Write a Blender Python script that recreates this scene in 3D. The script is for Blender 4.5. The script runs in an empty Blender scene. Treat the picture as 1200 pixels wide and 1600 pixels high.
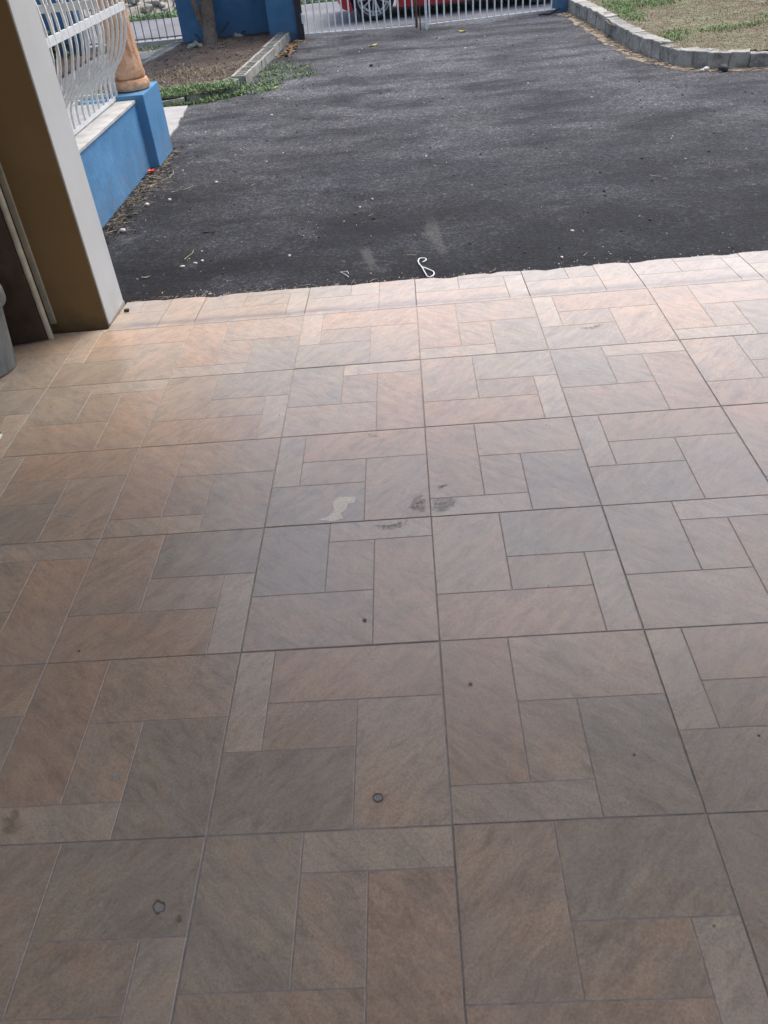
import bpy, bmesh, math, random
from mathutils import Vector, Matrix, noise
random.seed(7)
S = bpy.context.scene
COL = S.collection
R = math.radians
# ------------------------------------------------------------------ camera
cam_d = bpy.data.cameras.new('camera'); cam = bpy.data.objects.new('camera', cam_d); COL.objects.link(cam)
cam_d.sensor_fit = 'VERTICAL'; cam_d.sensor_height = 24.0; cam_d.lens = 1286.5/1600*24.0
cam_d.clip_start = 0.05; cam_d.clip_end = 500
r_ = (0.99634363, 0.00282669, -0.08538959); u_ = (0.06577622, 0.61245385, 0.78776505); f_ = (-0.05452396, 0.79050129, -0.61002856)
M4 = Matrix(((r_[0], u_[0], -f_[0], -0.0047), (r_[1], u_[1], -f_[1], -1.4198), (r_[2], u_[2], -f_[2], 1.511), (0, 0, 0, 1)))
cam.matrix_world = M4
S.camera = cam
# ------------------------------------------------------------------ sky, sun, exposure
SUN_EL, SUN_AZ = 66, 38          # azimuth counted from +y towards +x
w = bpy.data.worlds.new('World'); S.world = w; w.use_nodes = True
nt = w.node_tree; bg = nt.nodes['Background']
sk = nt.nodes.new('ShaderNodeTexSky'); sk.sky_type = 'NISHITA'; sk.sun_disc = False
sk.sun_elevation = R(SUN_EL); sk.sun_rotation = R(SUN_AZ); sk.air_density = 1.0; sk.dust_density = 4.0; sk.ozone_density = 1.0
nt.links.new(sk.outputs[0], bg.inputs[0]); bg.inputs[1].default_value = 0.15
sd = bpy.data.lights.new('sun', 'SUN'); sd.energy = 0.9; sd.angle = R(25); sd.color = (1, 0.96, 0.9)
so = bpy.data.objects.new('sun', sd); COL.objects.link(so)
dv = Vector((math.sin(R(SUN_AZ))*math.cos(R(SUN_EL)), math.cos(R(SUN_AZ))*math.cos(R(SUN_EL)), math.sin(R(SUN_EL))))
so.rotation_euler = dv.to_track_quat('Z', 'Y').to_euler(); so.location = (6, 6, 12)
S.view_settings.view_transform = 'Standard'; S.view_settings.look = 'None'
S.view_settings.exposure = 1.0; S.view_settings.gamma = 1; S.view_settings.use_curve_mapping = False

# ------------------------------------------------------------------ materials
def ramp(n, stops):
    e = n.color_ramp.elements
    while len(e) > 1: e.remove(e[-1])
    e[0].position = stops[0][0]; e[0].color = (*stops[0][1], 1)
    for p, c in stops[1:]:
        q = e.new(p); q.color = (*c, 1)
class NM:
    def __init__(s, name, rough=.7, spec=.5, metal=0):
        s.m = bpy.data.materials.new(name); s.m.use_nodes = True; s.t = s.m.node_tree
        s.b = s.t.nodes['Principled BSDF']; s.b.inputs['Roughness'].default_value = rough
        s.b.inputs['Metallic'].default_value = metal; s.b.inputs['Specular IOR Level'].default_value = spec
    def n(s, ty, **k):
        x = s.t.nodes.new(ty)
        for a, v in k.items():
            if a.startswith('i_'): x.inputs[a[2:].replace('_', ' ')].default_value = v
            else: setattr(x, a, v)
        return x
    def l(s, a, b): s.t.links.new(a, b)
    def coords(s, obj=False, scale=(1, 1, 1), rot=(0, 0, 0), rnd=False, inv=False):
        if obj: v = s.n('ShaderNodeTexCoord').outputs['Object']
        else: v = s.n('ShaderNodeNewGeometry').outputs['Position']
        if rnd:
            oi = s.n('ShaderNodeObjectInfo'); mu = s.n('ShaderNodeVectorMath', operation='MULTIPLY')
            cb = s.n('ShaderNodeCombineXYZ')
            for k in range(3): s.l(oi.outputs['Random'], cb.inputs[k])
            s.l(cb.outputs[0], mu.inputs[0]); mu.inputs[1].default_value = (37, 71, 13)
            ad = s.n('ShaderNodeVectorMath', operation='ADD'); s.l(v, ad.inputs[0]); s.l(mu.outputs[0], ad.inputs[1]); v = ad.outputs[0]
        mp = s.n('ShaderNodeMapping'); mp.vector_type = 'TEXTURE' if inv else 'POINT'; mp.inputs['Scale'].default_value = scale; mp.inputs['Rotation'].default_value = rot
        s.l(v, mp.inputs[0]); return mp.outputs[0]
    def noise(s, vec, scale, detail=4, rough=.55, dist=0):
        x = s.n('ShaderNodeTexNoise'); x.inputs['Scale'].default_value = scale; x.inputs['Detail'].default_value = detail
        x.inputs['Roughness'].default_value = rough; x.inputs['Distortion'].default_value = dist; s.l(vec, x.inputs['Vector']); return x.outputs['Fac']
    def ramp(s, fac, stops):
        x = s.n('ShaderNodeValToRGB'); ramp(x, stops); s.l(fac, x.inputs[0]); return x.outputs[0]
    def mix(s, fac, a, b, mode='MIX'):
        x = s.n('ShaderNodeMix', data_type='RGBA', blend_type=mode)
        for v, i in ((fac, 0), (a, 6), (b, 7)):
            if hasattr(v, 'links'): s.l(v, x.inputs[i])
            else: x.inputs[i].default_value = v if i == 0 else (*v, 1)
        return x.outputs[2]
    def color(s, c): s.l(c, s.b.inputs['Base Color'])
    def bump(s, h, strength=.3, dist=.005, prev=None):
        x = s.n('ShaderNodeBump'); x.inputs['Strength'].default_value = strength; x.inputs['Distance'].default_value = dist
        s.l(h, x.inputs['Height'])
        if prev is not None: s.l(prev, x.inputs['Normal'])
        s.l(x.outputs[0], s.b.inputs['Normal']); return x.outputs[0]
    def rough(s, fac, lo, hi):
        x = s.n('ShaderNodeMapRange'); x.inputs['To Min'].default_value = lo; x.inputs['To Max'].default_value = hi
        s.l(fac, x.inputs[0]); s.l(x.outputs[0], s.b.inputs['Roughness'])
def simple(name, c, rough=.7, var=.25, scale=8, bump=.2, bd=.003, spec=.5, metal=0, obj=False, bscale=None):
    m = NM(name, rough, spec, metal); v = m.coords(obj)
    f = m.noise(v, scale, 6, .6)
    m.color(m.ramp(f, [(.3, tuple(x*(1-var) for x in c)), (.7, tuple(min(1, x*(1+var)) for x in c))]))
    if bump: m.bump(m.noise(v, bscale or scale*6, 5, .6), bump, bd)
    return m.m

def tile_mat():
    """sawn-stone print on glazed tile; the piece's own tint is the object colour"""
    m = NM('stone_tile', .4, .5)
    oi = m.n('ShaderNodeObjectInfo')
    v = m.coords(True, rnd=True)
    vs = m.coords(True, scale=(.8, 2.6, 1), rot=(0, 0, R(-42)), rnd=True, inv=True)
    a = m.noise(v, 8, 7, .66, .8); bn = m.noise(vs, 34, 9, .78, .6); c = m.noise(v, 190, 4, .7); e = m.noise(vs, 11, 6, .7, .3)
    gr = m.ramp(a, [(.3, (.80, .83, .84)), (.5, (1, 1, 1)), (.68, (1.03, .94, .865))])
    col = m.mix(.85, oi.outputs['Color'], gr, 'MULTIPLY')
    col = m.mix(.36, col, m.ramp(e, [(.34, (.66, .67, .69)), (.5, (1, 1, 1)), (.66, (1.22, 1.15, 1.06))]), 'MULTIPLY')
    col = m.mix(.6, col, m.ramp(bn, [(.33, (.60, .59, .59)), (.5, (1, 1, 1)), (.67, (1.28, 1.26, 1.22))]), 'MULTIPLY')
    col = m.mix(.85, col, m.ramp(c, [(.3, (.74, .74, .74)), (.5, (1, 1, 1)), (.7, (1.2, 1.2, 1.2))]), 'MULTIPLY')
    # light dust film and foot grime, across all tiles
    wv = m.coords(False); d = m.noise(wv, 2.3, 6, .65); dd = m.ramp(d, [(.42, (0, 0, 0)), (.75, (.5, .5, .5))])
    col = m.mix(dd, col, (.36, .32, .285))
    g2 = m.noise(wv, 5.0, 5, .7); gg = m.ramp(g2, [(.6, (0, 0, 0)), (.8, (.28, .28, .28))])
    col = m.mix(gg, col, (.11, .09, .08))
    vo = m.n('ShaderNodeTexVoronoi'); vo.inputs['Scale'].default_value = 6.5; m.l(wv, vo.inputs['Vector'])
    sr = m.ramp(vo.outputs['Distance'], [(.0, (1, 1, 1)), (.016, (1, 1, 1)), (.028, (0, 0, 0))]); col = m.mix(sr, col, (.05, .04, .035))
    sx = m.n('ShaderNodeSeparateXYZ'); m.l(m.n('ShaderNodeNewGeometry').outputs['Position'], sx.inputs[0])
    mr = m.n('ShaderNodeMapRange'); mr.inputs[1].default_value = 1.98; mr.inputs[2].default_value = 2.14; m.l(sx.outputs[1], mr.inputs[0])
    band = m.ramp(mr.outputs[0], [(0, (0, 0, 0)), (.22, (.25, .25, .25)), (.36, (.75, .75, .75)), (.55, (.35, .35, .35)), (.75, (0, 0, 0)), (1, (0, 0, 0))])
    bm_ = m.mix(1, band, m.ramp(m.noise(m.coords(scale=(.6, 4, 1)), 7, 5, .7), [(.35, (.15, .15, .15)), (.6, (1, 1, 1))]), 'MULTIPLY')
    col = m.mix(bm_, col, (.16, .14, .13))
    m.color(col)
    m.rough(a, .26, .42); m.b.inputs['Coat Weight'].default_value = .6; m.b.inputs['Coat Roughness'].default_value = .24
    p = m.bump(bn, .35, .0022); m.bump(c, .2, .0005, p)
    return m.m
def asphalt_mat():
    m = NM('asphalt', .7, .25); v = m.coords()
    vs = m.coords(scale=(.55, 1.1, 1))
    big = m.noise(vs, 1.5, 5, .6, .4); blot = m.noise(v, .55, 3, .5, .6); fine = m.noise(v, 48, 6, .8); mid = m.noise(v, 16, 6, .75)
    vo = m.n('ShaderNodeTexVoronoi'); vo.inputs['Scale'].default_value = 95; m.l(v, vo.inputs['Vector'])
    col = m.ramp(big, [(.36, (.0055, .006, .008)), (.5, (.012, .013, .016)), (.64, (.030, .032, .038))])
    sx = m.n('ShaderNodeSeparateXYZ'); m.l(m.n('ShaderNodeNewGeometry').outputs['Position'], sx.inputs[0])
    mr = m.n('ShaderNodeMapRange'); mr.inputs[1].default_value = 2.6; mr.inputs[2].default_value = 7.0; mr.inputs[3].default_value = .03; mr.inputs[4].default_value = .9
    m.l(sx.outputs[1], mr.inputs[0])
    dust_sheen = m.mix(1, mr.outputs[0], m.ramp(m.noise(vs, 2.4, 5, .6, .3), [(.38, (.18, .18, .18)), (.62, (1, 1, 1))]), 'MULTIPLY')
    col = m.mix(dust_sheen, col, (.106, .107, .111))  # patchy dust; its rise with distance paints in glancing sheen and house shade
    col = m.mix(.65, col, m.ramp(blot, [(.36, (.7, .7, .72)), (.5, (1, 1, 1)), (.62, (1.3, 1.3, 1.3))]), 'MULTIPLY')
    hz = m.noise(m.coords(scale=(.25, 3.2, 1)), 3.0, 4, .6, .5); col = m.mix(.22, col, m.ramp(hz, [(.36, (.68, .68, .69)), (.5, (1, 1, 1)), (.64, (1.35, 1.35, 1.35))]), 'MULTIPLY')
    tr = m.ramp(m.noise(v, 2.6, 6, .72), [(.56, (0, 0, 0)), (.78, (.55, .55, .55))]); col = m.mix(tr, col, (.12, .122, .128))
    col = m.mix(.95, col, m.ramp(mid, [(.3, (.55, .55, .55)), (.5, (1, 1, 1)), (.75, (1.6, 1.57, 1.55))]), 'MULTIPLY')
    col = m.mix(.95, col, m.ramp(fine, [(.32, (.2, .2, .2)), (.5, (.95, .95, .95)), (.62, (1.9, 1.9, 1.9)), (.70, (4.0, 4.0, 3.8))]), 'MULTIPLY')
    col = m.mix(.7, col, m.ramp(vo.outputs['Color'], [(.3, (.55, .55, .55)), (.6, (1, 1, 1)), (.85, (2.2, 2.2, 2.2))]), 'MULTIPLY')
    m.color(col); m.rough(mid, .62, .85)
    p = m.bump(fine, 1, .010); m.bump(mid, .6, .016, p)
    return m.m
def stucco_mat(name, c, dirt=(.2, .19, .17), low=.0, scale=60, bs=1, v0=.8, v1=1.22):
    m = NM(name, .75, .3); v = m.coords(); a = m.noise(v, 3.5, 6, .65); f = m.noise(v, scale, 4, .65); g = m.noise(v, 28, 4, .6)
    col = m.ramp(a, [(.3, tuple(x*v0 for x in c)), (.55, c), (.75, tuple(min(1, x*v1+.01) for x in c))])
    sx = m.n('ShaderNodeSeparateXYZ'); m.l(m.n('ShaderNodeNewGeometry').outputs['Position'], sx.inputs[0])
    mr = m.n('ShaderNodeMapRange'); mr.inputs[1].default_value = low+.22; mr.inputs[2].default_value = low; mr.inputs[3].default_value = 0; mr.inputs[4].default_value = 1
    m.l(sx.outputs[2], mr.inputs[0])
    mm = m.n('ShaderNodeMath', operation='MULTIPLY'); m.l(mr.outputs[0], mm.inputs[0])
    m.l(m.ramp(m.noise(v, 9, 5, .7), [(.4, (0, 0, 0)), (.75, (.75, .75, .75))]), mm.inputs[1])
    col = m.mix(mm.outputs[0], col, dirt)
    wn = m.ramp(m.noise(m.coords(scale=(1, 1, .25)), 14, 5, .7), [(.62, (0, 0, 0)), (.74, ((.35*min(1, bs*2+.1)),)*3)])
    col = m.mix(wn, col, tuple(x*.62+.05 for x in c))
    m.color(col); p = m.bump(f, .9*bs, .008*bs); m.bump(g, .8*bs, .012*bs, p)
    return m.m
def leaf_mat(name, c1, c2, c3):
    m = NM(name, .6, .3); m.color(m.ramp(m.noise(m.coords(), 40, 2, .5), [(.3, c1), (.5, c2), (.7, c3)]))
    m.b.inputs['Subsurface Weight'].default_value = 0
    return m.m
def mask_mat(name, c, scale=35, lo=.42, hi=.55, rough=.6, fade=False):
    m = NM(name, rough, .3); v = m.coords(); f = m.noise(v, scale, 5, .65, .4)
    if fade:
        at_ = m.n('ShaderNodeAttribute'); at_.attribute_name = 'fade'
        su = m.n('ShaderNodeMath', operation='MULTIPLY_ADD'); m.l(at_.outputs['Fac'], su.inputs[0]); su.inputs[1].default_value = .34; m.l(f, su.inputs[2]); f = su.outputs[0]
    a = m.ramp(f, [(lo, (0, 0, 0)), (hi, (fade or 1,)*3)]); m.l(a, m.b.inputs['Alpha'])
    m.color(m.ramp(m.noise(v, scale*3, 3), [(.3, tuple(x*.75 for x in c)), (.7, tuple(min(1, x*1.15) for x in c))]))
    return m.m
MT = dict(
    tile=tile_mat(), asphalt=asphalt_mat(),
    tilebody=simple('tile_groove', (.36, .31, .27), .8, .3, 30, .2),
    grout=simple('grout', (.40, .37, .34), .9, .35, 25, .4),
    white=stucco_mat('white_paint_wall', (.535, .545, .54), (.30, .27, .23), low=-.08, bs=.14, v0=.95, v1=1.03),
    ochre=stucco_mat('ochre_paint', (.205, .127, .054), (.08, .05, .025), bs=.12, v0=.93, v1=1.03),
    cream_wall=simple('cream_wall_paint', (.60, .53, .43), .8, .06, 4),
    plaster=simple('ceiling_plaster', (.72, .63, .50), .9, .1, 4),
    darkwood=simple('dark_brown_board', (.045, .024, .012), .7, .4, 14, .2),
    cream=simple('cream_pvc', (.42, .38, .29), .5, .2, 16, .1),
    blue=stucco_mat('blue_stucco', (.105, .27, .47), bs=.6, scale=110),
    bluedark=stucco_mat('blue_boundary_paint', (.066, .165, .285), (.11, .085, .07)),
    ledge=simple('white_ledge_tile', (.56, .55, .51), .45, .22, 9, .1),
    metal=simple('white_painted_iron', (.72, .73, .71), .5, .12, 30, .15, .001),
    greymetal=simple('grey_iron', (.17, .18, .20), .6, .3, 30, .15, .001),
    rust=simple('rusty_iron', (.10, .055, .035), .8, .5, 40, .4, .002),
    black=simple('black_iron', (.022, .021, .024), .6, .3, 30, .2),
    peach=None, kerb=None,
    soil=None, lawn=None,
    concrete=simple('pale_concrete', (.37, .36, .34), .8, .16, 7, .5, .006, bscale=40),
    slab=simple('grey_slab', (.20, .195, .19), .85, .25, 4, .4, .005),
    road=simple('road_concrete', (.165, .165, .17), .85, .25, 1.3, .3, .006),
    ground=None,
    bin=None,
    pebble=simple('pale_stone', (.55, .53, .50), .7, .25, 60, .2),
    darkstone=simple('dark_stone', (.03, .03, .033), .7, .3, 60, .2),
    string=simple('white_cord', (.78, .80, .80), .6, .1, 90, .3, .001),
    straw=leaf_mat('dry_straw', (.20, .14, .09), (.33, .26, .16), (.50, .42, .29)),
    grass=leaf_mat('green_grass', (.09, .16, .04), (.14, .24, .07), (.26, .33, .13)),
    weed=leaf_mat('weed_green', (.09, .17, .06), (.16, .25, .10), (.27, .33, .18)),
    deadleaf=leaf_mat('dead_leaf', (.10, .045, .02), (.19, .10, .045), (.28, .19, .09)),
    yleaf=leaf_mat('yellow_leaf', (.42, .34, .06), (.52, .45, .10), (.6, .55, .2)),
    bark=None, crown=leaf_mat('tree_leaf', (.03, .06, .02), (.05, .10, .03), (.08, .14, .05)),
    red=simple('red_plastic', (.72, .07, .05), .4, .1, 30, 0),
    cloth=simple('pale_rag', (.24, .24, .20), .9, .4, 25, .4, .006),
    tyre=simple('tyre_rubber', (.014, .014, .015), .75, .2, 20, .2),
    glass=simple('dark_glass', (.02, .022, .025), .08, .1, 3, 0),
    lamp=simple('lamp_red', (.28, .006, .008), .15, .1, 3, 0),
    chrome=simple('alloy_silver', (.62, .63, .65), .28, .08, 8, 0, metal=.85),
    blackplastic=simple('black_plastic', (.012, .012, .013), .5, .2, 20, 0),
    paint=mask_mat('cream_paint_mark', (.84, .79, .68), 45, .50, .58, fade=.92),
    scuff=mask_mat('dark_scuff', (.13, .11, .10), 90, .66, .98, fade=.52),
    faint=mask_mat('pale_smear', (.52, .52, .48), 60, .66, .90, fade=.5),
    sand=mask_mat('sandy_dirt', (.30, .25, .19), 7, .36, .56, .95),
    dustmark=mask_mat('pale_dust', (.17, .17, .165), 60, .55, 1.0, .9, fade=.5),
    chipdark=simple('chip_clay', (.17, .135, .115), .9, .3, 60, .2),
    grime=mask_mat('faint_grime', (.14, .115, .10), 50, .62, 1.0, fade=.4),
    chip=simple('chip_filler', (.30, .29, .27), .8, .2, 60, .1),
)
def car_paint():
    m = NM('car_paint_red', .22, .5); m.b.inputs['Base Color'].default_value = (.42, .012, .02, 1)
    m.b.inputs['Coat Weight'].default_value = 1; m.b.inputs['Coat Roughness'].default_value = .05; return m.m
MT['carred'] = car_paint()
def peach_mat():
    m = NM('peach_stone_paint', .6, .4); v = m.coords(); f = m.noise(v, 9, 6, .7, .8); g = m.noise(v, 45, 5, .7)
    col = m.ramp(f, [(.3, (.46, .23, .12)), (.5, (.70, .41, .245)), (.72, (.84, .60, .42))])
    m.color(m.mix(.6, col, m.ramp(g, [(.3, (.7, .66, .6)), (.6, (1, 1, 1))]), 'MULTIPLY'))
    p = m.bump(g, .7, .01); m.bump(f, .4, .02, p); return m.m
MT['peach'] = peach_mat()
def kerb_mat():
    m = NM('kerb_concrete', .9, .3); v = m.coords(rnd=True); f = m.noise(v, 5, 6, .7); g = m.noise(v, 60, 4, .7)
    oi = m.n('ShaderNodeObjectInfo')
    col = m.ramp(f, [(.32, (.13, .125, .11)), (.46, (.34, .33, .295)), (.7, (.50, .485, .43))])
    col = m.mix(.8, col, m.ramp(g, [(.3, (.6, .6, .6)), (.6, (1.1, 1.1, 1.1))]), 'MULTIPLY')
    col = m.mix(1, col, m.ramp(oi.outputs['Random'], [(0, (.72, .72, .72)), (.3, (.95, .95, .95)), (1, (1.06, 1.05, 1.03))]), 'MULTIPLY')
    m.color(col); m.bump(g, .7, .008); return m.m
MT['kerb'] = kerb_mat()
def soil_mat(name, a, b, c, fs=70):
    m = NM(name, .95, .2); v = m.coords(); f = m.noise(v, 2.6, 7, .7, .4); g = m.noise(v, fs, 4, .7)
    col = m.ramp(f, [(.3, a), (.5, b), (.7, c)])
    m.color(m.mix(.9, col, m.ramp(g, [(.25, (.45, .42, .4)), (.5, (1, 1, 1)), (.75, (1.6, 1.55, 1.5))]), 'MULTIPLY'))
    m.bump(g, 1, .02); return m.m
MT['soil'] = soil_mat('garden_soil', (.070, .054, .044), (.098, .076, .062), (.15, .125, .098), 30)
MT['lawn'] = soil_mat('dry_lawn_soil', (.105, .075, .052), (.165, .140, .095), (.20, .195, .12), 16)
MT['ground'] = soil_mat('earth', (.17, .15, .12), (.27, .25, .21), (.40, .38, .34), 6)
MT['bark'] = soil_mat('bark', (.11, .08, .06), (.18, .14, .11), (.25, .20, .16), 30)
def bin_mat():
    m = NM('scuffed_grey_plastic', .6, .4); v = m.coords(scale=(1, 1, .35)); f = m.noise(v, 12, 6, .7, .5); g = m.noise(v, 38, 5, .7)
    col = m.ramp(f, [(.3, (.10, .105, .10)), (.55, (.20, .205, .20)), (.7, (.30, .30, .29))])
    m.color(m.mix(m.ramp(g, [(.6, (0, 0, 0)), (.66, (.8, .8, .8))]), col, (.05, .055, .075))); m.bump(g, .2, .002); return m.m
MT['bin'] = bin_mat()

# ------------------------------------------------------------------ helpers
class MB:
    def __init__(s): s.v = []; s.f = []
    def box(s, x0, y0, z0, x1, y1, z1, mat=None):
        b = len(s.v)
        p = [(x0,y0,z0),(x1,y0,z0),(x1,y1,z0),(x0,y1,z0),(x0,y0,z1),(x1,y0,z1),(x1,y1,z1),(x0,y1,z1)]
        if mat is not None: p = [tuple(mat @ Vector(q)) for q in p]
        s.v += p
        s.f += [tuple(b+i for i in q) for q in ((0,3,2,1),(4,5,6,7),(0,1,5,4),(1,2,6,5),(2,3,7,6),(3,0,4,7))]
    def tube(s, pts, rad, seg=8, cap=True, closed=False, flat=None):
        pts = [Vector(p) for p in pts]; n = len(pts); b = len(s.v); up0 = None
        for i, p in enumerate(pts):
            if closed: d = pts[(i+1) % n]-pts[i-1]
            else: d = pts[min(i+1, n-1)]-pts[max(i-1, 0)]
            d.normalize()
            if up0 is None: up0 = Vector((0, 0, 1)) if abs(d.z) < .9 else Vector((0, 1, 0))
            a = d.cross(up0)
            if a.length < 1e-4: a = d.cross(Vector((1, 0, 0)))
            a.normalize(); c = a.cross(d).normalized(); up0 = c
            rr = rad[i] if isinstance(rad, (list, tuple)) else rad
            for k in range(seg):
                t = 2*math.pi*k/seg
                s.v.append(tuple(p+a*math.cos(t)*rr+c*math.sin(t)*rr))
        for i in range(n if closed else n-1):
            for k in range(seg):
                k2 = (k+1) % seg; j = (i+1) % n
                s.f.append((b+i*seg+k, b+j*seg+k, b+j*seg+k2, b+i*seg+k2))
        if cap and not closed:
            s.f.append(tuple(b+k for k in range(seg))); s.f.append(tuple(b+(n-1)*seg+k for k in reversed(range(seg))))
    def lathe(s, prof, cx=0, cy=0, seg=32, fn=None, capb=True, capt=True):
        b = len(s.v)
        for (rr, z) in prof:
            for k in range(seg):
                t = 2*math.pi*k/seg; q = rr*(fn(t, z) if fn else 1)
                s.v.append((cx+q*math.cos(t), cy+q*math.sin(t), z))
        for i in range(len(prof)-1):
            for k in range(seg):
                k2 = (k+1) % seg
                s.f.append((b+i*seg+k, b+i*seg+k2, b+(i+1)*seg+k2, b+(i+1)*seg+k))
        if capb: s.f.append(tuple(b+k for k in reversed(range(seg))))
        if capt: s.f.append(tuple(b+(len(prof)-1)*seg+k for k in range(seg)))
    def poly(s, pts, z0, z1):
        b = len(s.v); n = len(pts)
        s.v += [(p[0], p[1], z0(p) if callable(z0) else z0) for p in pts]+[(p[0], p[1], z1(p) if callable(z1) else z1) for p in pts]
        s.f.append(tuple(b+n+i for i in range(n))); s.f.append(tuple(b+i for i in reversed(range(n))))
        for i in range(n): j = (i+1) % n; s.f.append((b+i, b+j, b+n+j, b+n+i))
    def mesh(s, name):
        me = bpy.data.meshes.new(name); me.from_pydata(s.v, [], s.f); me.update(); return me
    def build(s, name, mat, parent=None, smooth=False, bevel=0, loc=None, seg=2, rot=None):
        me = s.mesh(name)
        bm = bmesh.new(); bm.from_mesh(me)
        bmesh.ops.recalc_face_normals(bm, faces=bm.faces)
        if bevel: bmesh.ops.bevel(bm, geom=[e for e in bm.edges if e.calc_face_angle(0) > .5], offset=bevel, segments=seg, profile=.6, affect='EDGES')
        bm.to_mesh(me); bm.free()
        me.materials.append(mat)
        if smooth:
            for p in me.polygons: p.use_smooth = True
            try: me.set_sharp_from_angle(angle=R(35))
            except Exception: pass
        return link(name, me, parent, loc, rot)
def link(name, me, parent=None, loc=None, rot=None):
    o = bpy.data.objects.new(name, me); COL.objects.link(o)
    if parent: o.parent = parent
    if loc: o.location = loc
    if rot: o.rotation_euler = rot
    return o
def tag(o, label=None, cat=None, group=None, kind=None):
    if label: o['label'] = label
    if cat: o['category'] = cat
    if group: o['group'] = group
    if kind: o['kind'] = kind
    return o
def empty(name, loc, label, cat, group=None, rz=0):
    o = link(name, None, loc=loc); o.rotation_euler.z = rz; o.empty_display_size = .1
    return tag(o, label, cat, group)
def copy_tree(o, parent=None):
    c = o.copy(); COL.objects.link(c)
    if parent: c.parent = parent
    for ch in list(o.children): copy_tree(ch, c)
    return c
def sheet(name, x0, x1, y0, y1, nx, ny, zf, mat, inside=None, edge=None):
    vs = []; fs = []; idx = {}
    for j in range(ny+1):
        for i in range(nx+1):
            x = x0+(x1-x0)*i/nx; y = y0+(y1-y0)*j/ny
            idx[i, j] = len(vs); vs.append((x, y, zf(x, y)))
    for j in range(ny):
        for i in range(nx):
            x = x0+(x1-x0)*(i+.5)/nx; y = y0+(y1-y0)*(j+.5)/ny
            if inside and not inside(x, y): continue
            fs.append((idx[i, j], idx[i+1, j], idx[i+1, j+1], idx[i, j+1]))
    me = bpy.data.meshes.new(name); me.from_pydata(vs, [], fs); me.update(); me.materials.append(mat)
    for p in me.polygons: p.use_smooth = True
    o = link(name, me); tag(o, kind='structure'); return o
def sstep(a, b, t):
    t = max(0, min(1, (t-a)/(b-a))); return t*t*(3-2*t)
def nz(x, y, s=1, z=0): return noise.noise(Vector((x*s, y*s, z)))

# ------------------------------------------------------------------ ground, road, driveway
def terr(x, y):
    h = -.07-.235*sstep(10.7, 12.1, y)
    h += .14*max(0, y-17.2)*(1+.25*nz(x, y, .5)) if y > 17.2 else 0
    h = min(h, 3.5)
    if y > 17: h += .10*nz(x, y, 1.4)+.05*nz(x, y, 4)
    return h
ys = [-60, -20, -4]+[i*.5 for i in range(-6, 40)]+[20+i*.5 for i in range(0, 30)]+[36, 40, 60, 100, 200, 400]
xs = [-400, -150, -60, -30]+[-20+i*.5 for i in range(0, 80)]+[21, 30, 60, 150, 400]
vs = [(x, y, terr(x, y)) for y in ys for x in xs]; nx = len(xs)
fs = [(j*nx+i, j*nx+i+1, (j+1)*nx+i+1, (j+1)*nx+i) for j in range(len(ys)-1) for i in range(nx-1)]
me = bpy.data.meshes.new('ground'); me.from_pydata(vs, [], fs); me.materials.append(MT['ground'])
for p in me.polygons: p.use_smooth = True
tag(link('ground', me), kind='structure')
sheet('road', -60, 60, 12.1, 16.4, 60, 4, lambda x, y: -.262, MT['road'])
def asph(x, y):
    return -.032-.225*sstep(10.7, 12.1, y)+.0035*nz(x, y, 1.3)+.002*nz(x, y, 6) - .006*max(0, 1-abs(y-2.36)/.15)
sheet('driveway', -2.02, 8, 2.22, 12.3, 200, 200, asph, MT['asphalt'])

# kerb line on the right (front foot of the kerb), lawn behind it
KP = [(2.10, 10.75), (2.16, 10.2), (2.19, 9.6), (2.205, 9.0), (2.215, 8.4), (2.235, 7.8), (2.27, 7.35), (2.335, 6.98), (2.43, 6.68), (2.55, 6.51), (2.70, 6.41), (3.06, 6.29), (3.5, 6.22), (4.2, 6.16), (5.2, 6.12), (6.5, 6.1), (8, 6.1)]
def resample(P, step):
    out = [P[0]]; acc = 0
    segs = []
    for a, b in zip(P, P[1:]): segs.append((Vector(a), Vector(b)))
    L = sum((b-a).length for a, b in segs)
    def at(s):
        for a, b in segs:
            l = (b-a).length
            if s <= l: return a+(b-a)*(s/l)
            s -= l
        return segs[-1][1]
    return at, L
at, L = resample(KP, .1)
def kerb_x(y):   # x of the kerb at given y (straight part), for lawn test
    for (xa, ya), (xb, yb) in zip(KP, KP[1:]):
        if yb <= y <= ya: return xa+(xb-xa)*((ya-y)/(ya-yb+1e-9))
    return 99
def on_lawn(x, y):
    if x < 2.1 or y > 10.9: return False
    for (xa, ya), (xb, yb) in zip(KP, KP[1:]):
        if xa <= x <= xb:
            yk = ya+(yb-ya)*(x-xa)/(xb-xa+1e-9)
            return y > yk+.10
    return x > 8
def lawn_z(x, y): return .085+.02*nz(x, y, 1.1)+.012*nz(x, y, 5)
sheet('lawn', 2.1, 9, 6.1, 10.9, 140, 100, lawn_z, MT['lawn'], inside=on_lawn)
kerb = link('kerb', None); tag(kerb, kind='structure')
s = 0; i = 0
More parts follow.
